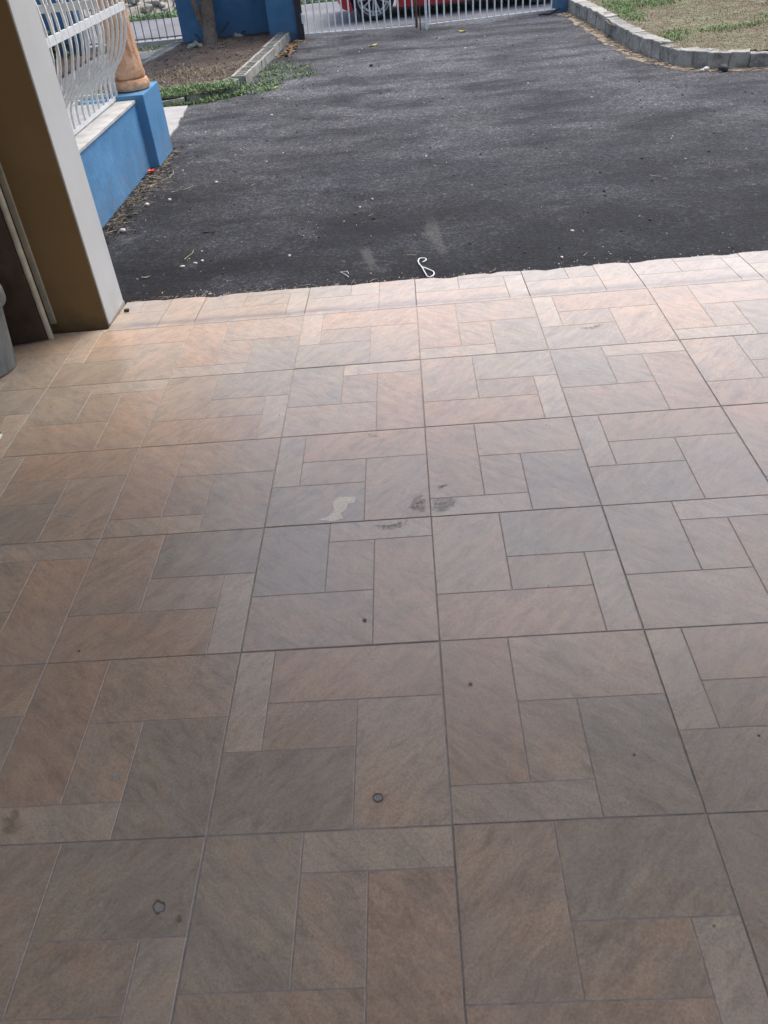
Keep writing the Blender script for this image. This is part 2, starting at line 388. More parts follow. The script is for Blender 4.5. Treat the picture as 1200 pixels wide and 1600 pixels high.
while s < L-.05:
    y = at(s).y; x = at(s).x
    step = (.42 if y > 8 else .26 if y > 7.2 else .16 if x < 3 else .45)*random.uniform(.85, 1.12)
    e = min(L, s+step); a = at(s+.0015); b = at(e-.0015); s = e
    h = .112 if y > 7 else .092 if x < 2.8 else .075
    h += random.uniform(-.007, .007)
    d = (b-a).normalized(); nrm = Vector((-d.y, d.x))   # pointing to the lawn side
    j0 = random.uniform(-.008, .008); W = .135
    pts = [a+nrm*j0, b+nrm*(j0+random.uniform(-.006, .006)), b+nrm*W, a+nrm*W]
    mb = MB(); mb.poly([tuple(p) for p in pts], -.07, h)
    ks = mb.build('kerb_stone', MT['kerb'], kerb, bevel=.010); bm = bmesh.new(); bm.from_mesh(ks.data)
    bmesh.ops.subdivide_edges(bm, edges=[e_ for e_ in bm.edges if e_.calc_length() > .06], cuts=3, use_grid_fill=True)
    for v_ in bm.verts:
        if v_.co.z > -.06: v_.co += Vector((nz(v_.co.x, v_.co.y, 9, v_.co.z*9), nz(v_.co.x, v_.co.y, 9, 5+v_.co.z*9), .8*nz(v_.co.x, v_.co.y, 11, 9)))*.016
    bm.to_mesh(ks.data); bm.free()

# planter to the left of the drive
pl_z = lambda x, y: .035+.018*nz(x, y, 1.2)+.012*nz(x, y, 5)
def in_bed(x, y):
    xl = -2.93+(y-9)*.12; xr = -1.60+(y-7.2)*.05
    return xl-.02 < x < xr and y > 7.05+.35*max(0, x+2.1)
sheet('planting_bed', -3.35, -1.4, 6.9, 10.85, 50, 90, pl_z, MT['soil'], inside=in_bed)
sheet('side_drive', -4.0, -2.85, 7.2, 10.98, 30, 30, lambda x, y: -.03+.004*nz(x, y, 1), MT['slab'])
# pale concrete strip by the pier, ragged towards the asphalt
pts = [(-2.75, 5.3), (-1.86, 5.3)]
for k in range(22):
    y = 5.36+k*(6.9-5.36)/21; pts.append((-1.875-.10*(y-5.4)/1.5+random.uniform(-.012, .012)+(.02 if 6.0 < y < 6.2 else 0), y))
pts += [(-2.75, 6.98)]
mb = MB(); mb.poly(pts, -.08, -.018); tag(mb.build('concrete_strip', MT['concrete']), kind='structure')

# hollow-block kerbs of the planter
def block_mb(n, pitch=.105, W=.15, H=.15):
    mb = MB(); L_ = n*pitch-.008; wl = .026
    mb.box(0, 0, 0, L_, W, H-.014)
    mb.box(0, 0, H-.014, L_, wl, H); mb.box(0, W-wl, H-.014, L_, W, H)
    for k in range(n+1):
        x = k*(L_-.02)/n; mb.box(x, wl, H-.014, x+.02, W-wl, H)
    return mb
blk_me = block_mb(4).mesh('kerb_block'); blk_me.materials.append(MT['concrete_old'] if 'concrete_old' in MT else MT['kerb'])
def run_blocks(a, b, name, ztop):
    root = link(name, None); tag(root, kind='structure')
    a = Vector(a); b = Vector(b); d = b-a; n = int(d.length/.42); ang = math.atan2(d.y, d.x)
    for k in range(n+1):
        p = a+d.normalized()*(k*.42)
        if (p-a).length > d.length-.2: break
        o = link('kerb_block', blk_me, root, (p.x+random.uniform(-.006, .006), p.y, ztop-.15+random.uniform(-.005, .005)), (0, random.uniform(-.01, .01), ang+random.uniform(-.012, .012)))
    return root
kr = run_blocks((-1.535, 7.66), (-1.345, 10.42), 'planter_kerb', .058)
run_blocks((-3.0, 8.6), (-2.72, 10.6), 'side_kerb', .045)
for (x, y, a, zt, ln) in ((-1.76, 7.31, .90, .045, .7), (-2.02, 7.10, .55, .025, .75), (-2.36, 7.00, .12, .012, .8), (-2.75, 6.98, .05, .01, .9)):
    o = link('kerb_block', blk_me, kr, (x, y, zt-.15), (R(3), R(-2), a)); o.scale.x = ln
# ------------------------------------------------------------------ porch floor of patterned tiles
floor = MB(); floor.box(-3.0, -3.5, -.15, 4.0, 2.02, -.0020); floor.box(-3.0, 2.0201, -.15, 4.0, 2.30, -.030)
floor = tag(floor.build('floor', MT['grout']), kind='structure')
T = .5; G = .0019; g = .0011
SL = {'A': (0, .4, .177, 1), 'B': (.177, .665, 1, 1), 'C': (.177, .4, .6, .665), 'D': (0, 0, .6, .4), 'E': (.6, 0, 1, .665)}
TINT = {'A': (.485, .395, .308), 'B': (.472, .342, .250), 'C': (.432, .338, .258), 'D': (.402, .335, .264), 'E': (.468, .360, .272)}
def rotm(c, r):
    pts = [c]
    for _ in range(r % 4): pts = [(1-v, u) for (u, v) in [pts[0]]]
    return pts[0]
def edge_y(x):
    k = 1+1.2*sstep(-.2, .6, x)
    y = 2.352+k*(.005*nz(x, 0, 2.3)+.0045*nz(x, 4, 9)+.002*nz(x, 8, 30))
    for c, w_, d in ((-.96, .05, .016), (.16, .06, .020), (.62, .045, .016), (1.02, .06, .014), (-.3, .03, .008), (1.45, .07, .016), (-1.2, .03, .006), (.36, .025, .012), (.82, .02, .010)):
        y -= 1.5*d*math.exp(-((x-c)/w_)**2)
    return y
def panel_mesh(slot):
    u0, v0, u1, v1 = SL[slot]
    i0 = G if u0 == 0 else g; i1 = G if u1 == 1 else g; j0 = G if v0 == 0 else g; j1 = G if v1 == 1 else g
    x0 = (u0-.5)*T+i0; x1 = (u1-.5)*T-i1; y0 = (v0-.5)*T+j0; y1 = (v1-.5)*T-j1
    b = .0010; h = .0016
    v = [(x0, y0, -h), (x1, y0, -h), (x1, y1, -h), (x0, y1, -h), (x0+b*.3, y0+b*.3, -b*.7), (x1-b*.3, y0+b*.3, -b*.7), (x1-b*.3, y1-b*.3, -b*.7), (x0+b*.3, y1-b*.3, -b*.7),
         (x0+b, y0+b, 0), (x1-b, y0+b, 0), (x1-b, y1-b, 0), (x0+b, y1-b, 0)]
    f = [(8, 9, 10, 11)]
    for a in (0, 4):
        for k in range(4): f.append((a+k, a+(k+1) % 4, a+4+(k+1) % 4, a+4+k))
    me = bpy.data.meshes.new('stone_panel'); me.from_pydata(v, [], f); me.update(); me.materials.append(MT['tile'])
    return me
PM = {k: panel_mesh(k) for k in SL}
mb = MB(); mb.box(-T/2+G*.7, -T/2+G*.7, -.0018, T/2-G*.7, T/2-G*.7, -.0008)
TB = mb.mesh('floor_tile'); TB.materials.append(MT['tilebody'])
def tile_rot(c, r):
    if r % 2: return 0 if c % 2 else 1
    return 3 if c % 2 else 2
from bpy_extras.object_utils import world_to_camera_view
cells = []
bpy.context.view_layer.update()
def in_view(x, y):
    d = Vector((x, y, 0))-Vector(M4.translation)
    a = d.dot(Vector(f_))
    if a < .2: return False
    px = 600+1286.5*d.dot(Vector(r_))/a; py = 800-1286.5*d.dot(Vector(u_))/a
    return -10 < px < 1210 and -10 < py < 1610
rest = MB(); npan = 0
for r in range(-6, 4):
    for c in range(-6, 8):
        cx, cy = (c+.5)*T, (r+.5)*T
        vis = any(in_view(cx+dx*.25, cy+dy*.25) for dx in (-1, -.5, 0, .5, 1) for dy in (-1, -.5, 0, .5, 1))
        k = tile_rot(c, r)
        lip = random.uniform(-.0007, .0005)
        t = link('floor_tile', TB, floor, (cx+random.uniform(-.0005, .0005), cy+random.uniform(-.0005, .0005), lip), (random.uniform(-.0016, .0016), random.uniform(-.0016, .0016), k*math.pi/2))
        for sname in SL:
            u0, v0, u1, v1 = SL[sname]
            q = [rotm((a, b), k) for a in (u0, (u0+u1)/2, u1) for b in (v0, (v0+v1)/2, v1)]
            pv = vis and any(in_view((c+a)*T, (r+b)*T) for a, b in q)
            if pv and npan < 285:
                o = link('stone_panel', PM[sname], t); npan += 1
                j = random.uniform(.95, 1.05); tc = TINT[sname]; wv = random.uniform(.99, 1.01)
                o.color = (tc[0]*j*wv, tc[1]*j, tc[2]*j/wv, 1)
            else:
                me = PM[sname]; b0 = len(rest.v); mtx = Matrix.Translation((cx, cy, lip)) @ Matrix.Rotation(k*math.pi/2, 4, 'Z')
                rest.v += [tuple(mtx @ vv.co) for vv in me.vertices]; rest.f += [tuple(b0+i for i in p.vertices) for p in me.polygons]
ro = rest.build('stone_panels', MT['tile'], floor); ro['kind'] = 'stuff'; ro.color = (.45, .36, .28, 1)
# threshold strip: cut tiles sloping down to the asphalt
def zs(y): return -.0008-.05*max(0, y-2.03)
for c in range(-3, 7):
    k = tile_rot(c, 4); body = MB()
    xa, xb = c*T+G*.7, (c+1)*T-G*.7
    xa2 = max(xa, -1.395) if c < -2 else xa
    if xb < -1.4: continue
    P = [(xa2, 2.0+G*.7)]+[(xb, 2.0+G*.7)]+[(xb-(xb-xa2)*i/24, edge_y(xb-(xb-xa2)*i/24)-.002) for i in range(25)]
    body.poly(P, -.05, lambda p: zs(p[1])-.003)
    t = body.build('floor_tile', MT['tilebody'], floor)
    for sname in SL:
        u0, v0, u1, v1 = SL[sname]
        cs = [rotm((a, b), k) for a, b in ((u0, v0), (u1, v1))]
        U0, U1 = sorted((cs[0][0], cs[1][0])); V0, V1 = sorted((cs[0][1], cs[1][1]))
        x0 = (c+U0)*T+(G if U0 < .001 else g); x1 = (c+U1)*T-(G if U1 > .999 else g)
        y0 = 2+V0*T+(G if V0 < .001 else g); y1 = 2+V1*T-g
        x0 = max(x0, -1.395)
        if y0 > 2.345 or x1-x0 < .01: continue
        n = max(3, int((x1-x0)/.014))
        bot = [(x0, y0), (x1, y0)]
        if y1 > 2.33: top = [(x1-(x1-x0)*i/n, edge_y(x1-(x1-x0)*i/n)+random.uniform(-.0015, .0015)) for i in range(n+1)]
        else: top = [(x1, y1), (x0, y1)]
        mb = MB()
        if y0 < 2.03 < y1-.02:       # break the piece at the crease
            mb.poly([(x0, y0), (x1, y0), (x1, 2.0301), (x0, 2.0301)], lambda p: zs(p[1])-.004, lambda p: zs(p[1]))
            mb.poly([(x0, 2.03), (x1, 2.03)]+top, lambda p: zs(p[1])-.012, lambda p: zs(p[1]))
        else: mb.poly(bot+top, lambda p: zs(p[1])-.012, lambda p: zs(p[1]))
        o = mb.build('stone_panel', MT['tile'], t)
        j = random.uniform(1.0, 1.1); tc = TINT[sname]; o.color = ((tc[0]*.6+.17)*j, (tc[1]*.6+.15)*j, (tc[2]*.6+.125)*j, 1)  # paler tint paints in the open-sky brightness beyond the roof edge

# ------------------------------------------------------------------ porch structure
mb = MB(); mb.box(-1.955, 2.07, -.05, -1.41, 2.33, 3.0)
col_o = mb.build('porch_pillar', MT['ochre'], bevel=.002); tag(col_o, 'ochre porch pillar with a smooth white end face beside the driveway', 'pillar')
mb = MB(); mb.box(-1.41, 2.072, -.05, -1.402, 2.328, 3.0); mb.build('end_face', MT['white'], col_o, bevel=.0035)
mb = MB(); mb.box(-1.4018, 2.075, -.02, -1.3995, 2.33, .0035); mb.build('sealant', MT['tilebody'], col_o)
mb = MB(); mb.box(-3.1, -3.5, -.05, -3.0, 2.33, 3.0); tag(mb.build('wall_left', MT['cream_wall']), kind='structure')  # unseen porch side, added with a tone set by its bounce light
mb = MB(); mb.box(-3.1, -3.6, 3.0, 4.1, 2.33, 3.15); mb.box(-3.0, 2.072, 2.82, 4.0, 2.328, 3.0); tag(mb.build('ceiling', MT['plaster']), kind='structure')  # unseen roof, added to darken the near floor; height and tone set for light
mb = MB(); mb.box(-3.0, 2.08, -.05, -1.957, 2.32, 2.82); tag(mb.build('wall_front', MT['ochre']), kind='structure')

# ------------------------------------------------------------------ raised verandah: blue plinth, white ledge, grille, pier, column
mb = MB(); mb.box(-4.6, 2.34, -.08, -1.862, 5.12, .405)
pl = mb.build('verandah_wall', MT['blue'], bevel=.006); tag(pl, 'low blue rendered verandah wall capped with white ledge tiles', 'wall')
yy = 2.36
while yy < 4.85:
    y2 = min(yy+.31, 4.857); mb = MB()
    mb.box(-2.30, yy+.001, .405, -1.853, y2-.001, .423); mb.build('ledge_tile', MT['ledge'], pl, bevel=.002); yy = y2
xx = -4.6
while xx < -2.31:
    mb = MB(); mb.box(xx+.001, 2.36, .405, min(xx+.46, -2.302)-.001, 5.11, .4215); mb.build('ledge_tile', MT['ledge'], pl, bevel=.002); xx += .46
mb = MB(); mb.box(-2.06, 4.862, -.08, -1.792, 5.33, .452)
pr = mb.build('pedestal', MT['blue'], bevel=.008); tag(pr, 'square blue pedestal under the peach column at the verandah corner', 'pedestal')
# column
CX, CY = -1.925, 5.09
cc = empty('column', (CX, CY, .452), 'peach fluted column standing on the blue pedestal', 'column')
flute = lambda t, z: 1-.075*(.5+.5*math.cos(12*t))*sstep(.14, .26, z)+.012*nz(math.cos(t)*2, math.sin(t)*2, 2, z*6)
mb = MB(); mb.lathe([(.112, 0), (.126, .008), (.134, .03), (.132, .052), (.122, .070), (.108, .076)], seg=40, fn=lambda t, z: 1+.01*nz(math.cos(t)*3, math.sin(t)*3, 2, z*9)); mb.build('base', MT['peach'], cc, smooth=True)
prof = [(.106, .076), (.116, .084), (.118, .10), (.112, .13), (.110, .16), (.107, .2), (.104, .24), (.100, .3), (.096, .38), (.094, .5), (.094, .8), (.093, 1.2), (.092, 1.6), (.092, 1.9)]
mb = MB(); mb.lathe(prof, seg=112, fn=flute); mb.build('shaft', MT['peach'], cc, smooth=True)
mb = MB(); mb.lathe([(.09, 1.9), (.12, 1.93), (.12, 1.97), (.14, 2.0)], seg=32); mb.build('capital', MT['peach'], cc, smooth=True)
# verandah roof slab resting on the column, far above the frame
mb = MB(); mb.box(-4.6, 2.35, 2.46, -1.72, 5.35, 2.6); tag(mb.build('verandah_roof', MT['plaster']), kind='structure')
# second column at the back
c2 = copy_tree(cc); c2.location = (-3.72, 5.2, .40); c2['label'] = 'pinkish peach column behind the white grille, farther from the driveway'
# belly grilles
PROF = [(-1.998, .448), (-1.997, .50), (-1.993, .545), (-1.980, .585), (-1.945, .63), (-1.905, .672), (-1.872, .72), (-1.845, .775), (-1.823, .84), (-1.810, .90), (-1.806, .97),
        (-1.808, 1.05), (-1.816, 1.14), (-1.835, 1.24), (-1.862, 1.34), (-1.90, 1.43), (-1.945, 1.50), (-1.985, 1.56), (-2.0, 1.62), (-2.0, 1.95)]
def flatbar(pts, w_, t_, wd):
    """strip of rectangular section; wd = width direction"""
    mb = MB(); wd = Vector(wd); P = [Vector(p) for p in pts]; b = 0
    for i, p in enumerate(P):
        d = (P[min(i+1, len(P)-1)]-P[max(i-1, 0)]).normalized(); n_ = d.cross(wd).normalized()
        for a, c in ((-1, -1), (1, -1), (1, 1), (-1, 1)): mb.v.append(tuple(p+wd*a*w_/2+n_*c*t_/2))
    for i in range(len(P)-1):
        for k in range(4): mb.f.append((i*4+k, i*4+(k+1) % 4, (i+1)*4+(k+1) % 4, (i+1)*4+k))
    mb.f.append((0, 1, 2, 3)); q = (len(P)-1)*4; mb.f.append((q+3, q+2, q+1, q)); return mb
gr = empty('belly_grille', (-2.0, 4.4, .43), 'white iron belly grille along the ledge facing the driveway', 'window grille', 'white belly grilles round the verandah')
bar_me = None
O0 = Vector((-2.0, 4.4, .43))
me = flatbar([(x+2.0, 0, z-.43) for x, z in PROF], .013, .013, (0, 1, 0)).mesh('grille_bar'); me.materials.append(MT['metal'])
y = 4.94
while y > 2.5:
    link('grille_bar', me, gr, (0, y-4.4, 0), (0, 0, random.uniform(-.03, .03))); y -= .108
mb = MB(); mb.box(-.012, 2.45-4.4, 0, .012, 4.96-4.4, .022); mb.build('bottom_rail', MT['metal'], gr)
mb = MB(); mb.box(.185, 2.45-4.4, .522, .199, 4.97-4.4, .566); mb.build('middle_rail', MT['metal'], gr)
mb = MB(); mb.box(-.012, 2.45-4.4, 1.52, .012, 4.96-4.4, 1.545); mb.build('top_rail', MT['metal'], gr)
mb = MB(); mb.box(-.02, .548, .02, .004, .572, .145); mb.box(-.02, .545, .13, .022, .56, .142); mb.build('corner_post', MT['metal'], gr)
g2 = empty('belly_grille', (-2.02, 5.02, .43), 'white iron belly grille across the back of the verandah, behind the first grille', 'window grille', 'white belly grilles round the verandah', rz=math.pi/2)
x = -.02
k = 0
while k < 22:
    link('grille_bar', me, g2, (0, .06+k*.108, 0)); k += 1
mb = MB(); mb.box(-.012, .03, 0, .012, 2.45, .022); mb.build('bottom_rail', MT['metal'], g2)
mb = MB(); mb.box(.185, .03, .522, .199, 2.45, .572); mb.build('middle_rail', MT['metal'], g2)
mb = MB(); mb.box(-.012, .03, 1.52, .012, 2.45, 1.545); mb.build('top_rail', MT['metal'], g2)

# ------------------------------------------------------------------ boundary: piers, wall, fence, gate
def pier(x0, x1, y0, y1, h, label):
    mb = MB(); mb.box(x0, y0, -.3, x1, y1, h); o = mb.build('boundary_pier', MT['bluedark'], bevel=.006)
    tag(o, label, 'pier', 'blue boundary piers'); c = MB(); c.box(x0-.03, y0-.03, h, x1+.03, y1+.03, h+.06); c.build('cap', MT['bluedark'], o, bevel=.006); return o
pier(-2.73, -2.385, 10.52, 10.95, 1.5, 'dark blue boundary pier behind the tree trunk, next to the grey fence')
pier(-1.60, -1.245, 10.40, 10.85, 1.5, 'blue boundary pier beside the black gate post, at the planter kerb end')
p3 = pier(1.985, 2.13, 10.50, 10.9, 1.5, 'blue boundary pier at the right end of the gate by the kerb')
mb = MB(); mb.box(-2.383, 10.74, -.3, -1.635, 10.88, 1.3); tag(mb.build('boundary_wall', MT['bluedark']), 'dark blue boundary wall panel behind the tree', 'wall')
mb = MB(); mb.box(-9.0, 10.9, -.3, -4.12, 11.1, 1.4); tag(mb.build('boundary_wall', MT['bluedark']), 'long blue boundary wall seen through the white grille bars', 'wall')
fe = empty('fence', (-3.6, 11.03, 0), 'grey bar fence on a low pale concrete plinth beyond the peach column', 'fence')
mb = MB(); mb.box(-.5, -.06, -.3, .868, .06, .035); mb.build('plinth', MT['concrete'], fe)
mb = MB(); mb.box(-.5, -.008, .055, .868, .008, .070); mb.build('rail', MT['greymetal'], fe)
mb = MB(); mb.box(-.5, -.008, 1.2, .868, .008, 1.22); mb.build('rail', MT['greymetal'], fe)
mb = MB(); mb.tube([(0, 0, .035), (0, 0, 1.3)], .0065, 6); me = mb.mesh('fence_bar'); me.materials.append(MT['greymetal'])
for k in range(13): link('fence_bar', me, fe, (-.46+k*.102, 0, 0))
mb = MB(); mb.box(-1.243, 10.36, -.1, -1.165, 10.43, 1.55); po = mb.build('gate_post', MT['black'], bevel=.004); tag(po, 'black steel gate post with a small pale hinge beside the blue pier', 'post')
mb = MB(); mb.box(-1.175, 10.345, .15, -1.13, 10.36, .235); mb.tube([(-1.165, 10.35, .14), (-1.165, 10.35, .25)], .012, 8); mb.build('hinge', MT['metal'], po)
def gate(a, b, n, label, closing):
    a = Vector(a); b = Vector(b); d = b-a; W = d.length; ang = math.atan2(d.y, d.x)
    o = empty('driveway_gate', (a.x, a.y, .0), label, 'gate', 'leaves of the white driveway gate', rz=ang)
    mb = MB(); mb.tube([(0, 0, .02), (W, 0, .02)], .009, 6); mb.build('bottom_rail', MT['metal'], o)
    mb = MB(); mb.box(0, -.012, 1.18, W, .012, 1.215); mb.build('top_rail', MT['metal'], o)
    mb = MB(); mb.box(0, -.01, .70, W, .01, .725); mb.build('middle_rail', MT['metal'], o)
    m2 = MB(); m2.tube([(0, 0, .012), (0, 0, 1.35)], .0095, 6); me = m2.mesh('gate_bar'); me.materials.append(MT['metal'])
    for k in range(n):
        x = (k+.5)*W/n
        link('gate_bar', me, o, (x+random.uniform(-.004, .004), 0, random.uniform(-.006, .003)), (0, random.uniform(-.006, .006), 0))
    x = W if closing else 0
    mb = MB(); mb.box(x-.013, -.013, -.03 if not closing else .0, x+.013, .013, 1.38); mb.build('frame_stile', MT['metal'] if not closing else MT['rust'], o)
    return o, W
ga, Wa = gate((-1.15, 10.40), (.235, 10.17), 16, 'left white bar gate leaf in front of the red car wheel', True)
gb, Wb = gate((.355, 10.18), (1.95, 10.42), 18, 'right white bar gate leaf ending at the blue pier by the kerb', False)
mb = MB(); mb.tube([(Wa+.045, 0, -.03), (Wa+.045, 0, .9)], .007, 6); mb.build('drop_bolt', MT['rust'], ga)
mb = MB(); pts = [(1.74+.26*t, 10.33+.02*math.sin(t*3), -.012+.12*max(0, t-.45)**1.5+.004*math.sin(9*t)) for t in [i/14 for i in range(15)]]
mb.tube(pts, .012, 8); tag(mb.build('hose', MT['black'], smooth=True), 'short black hose curving up at the foot of the right blue pier', 'hose')

# ------------------------------------------------------------------ tree in the planter
tr = empty('tree', (-2.33, 10.28, .03), 'small forked tree with a pale brown trunk in front of the blue wall', 'tree')
mb = MB()
mb.tube([(0, 0, -.05), (0, 0, .02), (.005, 0, .12), (.02, 0, .25), (.03, .0, .5), (.06, .02, .9), (.1, .05, 1.5), (.12, .08, 2.2), (.1, .1, 2.9)], [.105, .092, .085, .083, .078, .07, .06, .045, .02], 12)
mb.tube([(-.01, .0, .12), (-.055, -.015, .20), (-.085, -.02, .30), (-.12, -.03, .5), (-.25, -.05, 1.0), (-.4, 0, 1.7), (-.5, .05, 2.3)], [.03, .038, .036, .034, .03, .024, .012], 10)
for k in range(7):
    a = k*2.4; z = 1.6+k*.16; mb.tube([(.1, .05, z), (.1+.35*math.cos(a), .05+.35*math.sin(a), z+.3), (.1+.7*math.cos(a), .05+.7*math.sin(a), z+.45)], [.025, .016, .006], 6)
mb.build('trunk', MT['bark'], tr, smooth=True)
def leaves(n, fn, size, mb=None):
    mb = mb or MB()
    for _ in range(n):
        p, s_ = fn(); b = len(mb.v); a = random.uniform(0, 6.28); t = random.uniform(-.9, .9)
        d = Vector((math.cos(a)*math.cos(t), math.sin(a)*math.cos(t), math.sin(t))); n_ = d.cross(Vector((random.uniform(-1, 1), random.uniform(-1, 1), 1))).normalized()
        L_ = size*random.uniform(.6, 1.3)*s_; W_ = L_*.28
        mb.v += [tuple(p), tuple(p+d*L_*.5+n_*W_), tuple(p+d*L_), tuple(p+d*L_*.5-n_*W_)]; mb.f += [(b, b+1, b+2, b+3)]
    return mb
cl = [(random.gauss(0, .55), random.gauss(0, .45), 2.7+random.gauss(0, .35)) for _ in range(26)]
def cr():
    c = random.choice(cl); return Vector((c[0]+random.gauss(0, .16), c[1]+random.gauss(0, .16), c[2]+random.gauss(0, .13))), 1
leaves(7000, cr, .09).build('crown', MT['crown'], tr)

# ------------------------------------------------------------------ red car on the road
RZ = -.262
def car():
    c = empty('parked_car', (-.33, 13.3, RZ), 'red car parked on the road behind the white gate', 'car')
    WB, WD = 2.52, 1.68; rA = .365
    def prof():
        p = [(-.565, .30), (-.50, .19), (-.42, .155)]
        a0 = math.asin((.148-.32)/rA)
        for k in range(17): t = math.pi-a0+( -math.pi+2*a0)*k/16; p.append((rA*math.cos(t), .32+rA*math.sin(t)))
        p += [(1.2, .142)]
        for k in range(17): t = math.pi-a0+(-math.pi+2*a0)*k/16; p.append((WB+rA*math.cos(t), .32+rA*math.sin(t)))
        p += [(WB+.62, .2), (WB+.78, .3), (WB+.82, .5), (WB+.74, .68), (WB+.30, .86), (WB-.42, .96)]
        p += [(-.46, 1.0), (-.60, .85), (-.62, .55)]
        return p
    P = prof(); mb = MB(); n = len(P)
    rows = [(0.0, 0, 1.0), (.02, .02, .997), (.07, .06, .985)]
    def hw(z): return (.0 if z < .55 else (z-.55)*.10)+(.03 if z < .25 else 0)
    ring = []
    for yside in (0, .05, WD-.05, WD):
        b = len(mb.v)
        for (x, z) in P:
            inset = hw(z); q = .985 if yside in (0, WD) else 1
            yy_ = yside+inset if yside < WD/2 else yside-inset
            sx = .9+(x-.9)*(1 if yside not in (0, WD) else .988)
            if abs(x) < .42 or abs(x-WB) < .42: sx = x
            mb.v.append((sx, yy_, z))
        ring.append(b)
    for a, b in zip(ring, ring[1:]):
        for i in range(n): j = (i+1) % n; mb.f.append((a+i, a+j, b+j, b+i))
    mb.f.append(tuple(ring[0]+i for i in range(n))); mb.f.append(tuple(ring[-1]+i for i in reversed(range(n))))
    body = mb.build('body', MT['carred'], c)
    # cabin
    def cabin(pts, ins0, ins1, name, m, par, zt=.0):
        q = MB(); k = len(pts)
        for side in (0, 1):
            for (x, z) in pts:
                ins = ins0+(ins1-ins0)*(z-.95)/.5; q.v.append((x, ins if side == 0 else WD-ins, z))
        q.f.append(tuple(range(k))); q.f.append(tuple(reversed(range(k, 2*k))))
        for i in range(k): j = (i+1) % k; q.f.append((i, j, k+j, k+i))
        return q.build(name, m, par, bevel=.02)
    cabin([(-.47, .97), (2.1, .93), (1.45, 1.40), (1.2, 1.46), (.2, 1.47), (-.25, 1.40)], .05, .22, 'cabin', MT['carred'], c)
    for nm, pts in (('window', [(.95, 1.0), (1.82, .99), (1.36, 1.36), (.95, 1.40)]), ('window', [(.05, 1.01), (.88, 1.0), (.88, 1.40), (.15, 1.40)])):
        for side in (0, 1):
            q = MB()
            for (x, z) in pts:
                ins = .05+(.17)*(z-.95)/.5-.006; q.v.append((x, ins if side == 0 else WD-ins, z))
            for (x, z) in pts:
                ins = .05+(.17)*(z-.95)/.5+.02; q.v.append((x, ins if side == 0 else WD-ins, z))
            q.f += [(0, 1, 2, 3), (7, 6, 5, 4), (0, 4, 5, 1), (1, 5, 6, 2), (2, 6, 7, 3), (3, 7, 4, 0)]; q.build('window', MT['glass'], c)
    q = MB(); q.v = [(1.53, .2, 1.362), (2.06, .09, .985), (2.06, WD-.09, .985), (1.53, WD-.2, 1.362), (1.50, .2, 1.33), (2.0, .09, .97), (2.0, WD-.09, .97), (1.50, WD-.2, 1.33)]
    q.f = [(0, 1, 2, 3), (7, 6, 5, 4), (0, 4, 5, 1), (1, 5, 6, 2), (2, 6, 7, 3), (3, 7, 4, 0)]; q.build('windscreen', MT['glass'], c)
    q = MB(); q.v = [(-.295, .22, 1.36), (-.47, .12, 1.03), (-.47, WD-.12, 1.03), (-.295, WD-.22, 1.36), (-.24, .22, 1.36), (-.4, .12, 1.03), (-.4, WD-.12, 1.03), (-.24, WD-.22, 1.36)]
    q.f = [(0, 1, 2, 3), (7, 6, 5, 4), (0, 4, 5, 1), (1, 5, 6, 2), (2, 6, 7, 3), (3, 7, 4, 0)]; q.build('rear_window', MT['glass'], c)
    for s_ in (0, 1):
        q = MB(); y0 = -.004 if s_ == 0 else WD-.16; q.box(-.635, y0+.02, .60, -.54, y0+.164-.02, .84); q.build('tail_lamp', MT['lamp'], c, bevel=.02)
        q = MB(); q.box(WB+.66, y0+.03, .56, WB+.80, y0+.164-.0, .68); q.build('headlight', MT['chrome'], c, bevel=.02)
    q = MB(); q.box(.40, -.004, .118, WB-.40, .03, .142); q.build('sill_trim', MT['blackplastic'], c, bevel=.01)
    q = MB(); q.box(-.40, .14, .135, -.37, WD-.14, .28); q.box(.37, .14, .13, WB-.37, WD-.14, .28); q.box(WB+.37, .14, .14, WB+.6, WD-.14, .28); o = q.build('underbody', MT['blackplastic'], c); o['kind'] = 'stuff'
    for xw in (0, WB):
        q = MB(); q.tube([(xw, .055, .32), (xw, WD-.055, .32)], .3635, 32); bpy_o = q.build('wheel_arch', MT['blackplastic'], c)
        bm = bmesh.new(); bm.from_mesh(bpy_o.data); bmesh.ops.delete(bm, geom=[f for f in bm.faces if len(f.verts) > 6 or f.calc_center_median().z < .17], context='FACES'); bm.to_mesh(bpy_o.data); bm.free()
    for x0 in (.44, .95, 2.05):
        q = MB()
        q.box(x0, -.0015, .26, x0+.006, .0, .96); q.build('door_seam', MT['blackplastic'], c)
    # wheels
    def wheel(x, y, sgn):
        wz = link('wheel', None, c, (x, y, .32)); wz.rotation_euler = (math.pi/2*sgn, .2, 0)
        t = MB(); pr_ = [(.256, -.085), (.275, -.10), (.30, -.098), (.317, -.075), (.32, 0), (.317, .075), (.30, .098), (.275, .10), (.256, .085)]
        t.lathe(pr_, seg=40, capb=False, capt=False); t.build('tyre', MT['tyre'], wz, smooth=True)
        q = MB(); q.lathe([(.258, -.084), (.258, .092), (.246, .094), (.234, .075), (.230, -.06), (.05, -.07)], seg=40, capb=False, capt=True)
        o = q.build('rim', MT['chrome'], wz, smooth=True)
        q = MB(); q.lathe([(.20, -.02), (.198, -.018)], seg=32); q.build('brake_disc', MT['black'], wz)
        q = MB(); q.lathe([(.055, .02), (.055, .07), (.04, .082), (.0, .084)], seg=20, capt=False)
        for k in range(10):
            a = 2*math.pi*(k//2)/5+(-.17 if k % 2 else .17); a2 = 2*math.pi*(k//2)/5+(-.24 if k % 2 else .24)
            mtx = Matrix.Rotation(a2, 4, 'Z')
            q.box(.04, -.012, .045, .243, .012, .078, mtx)
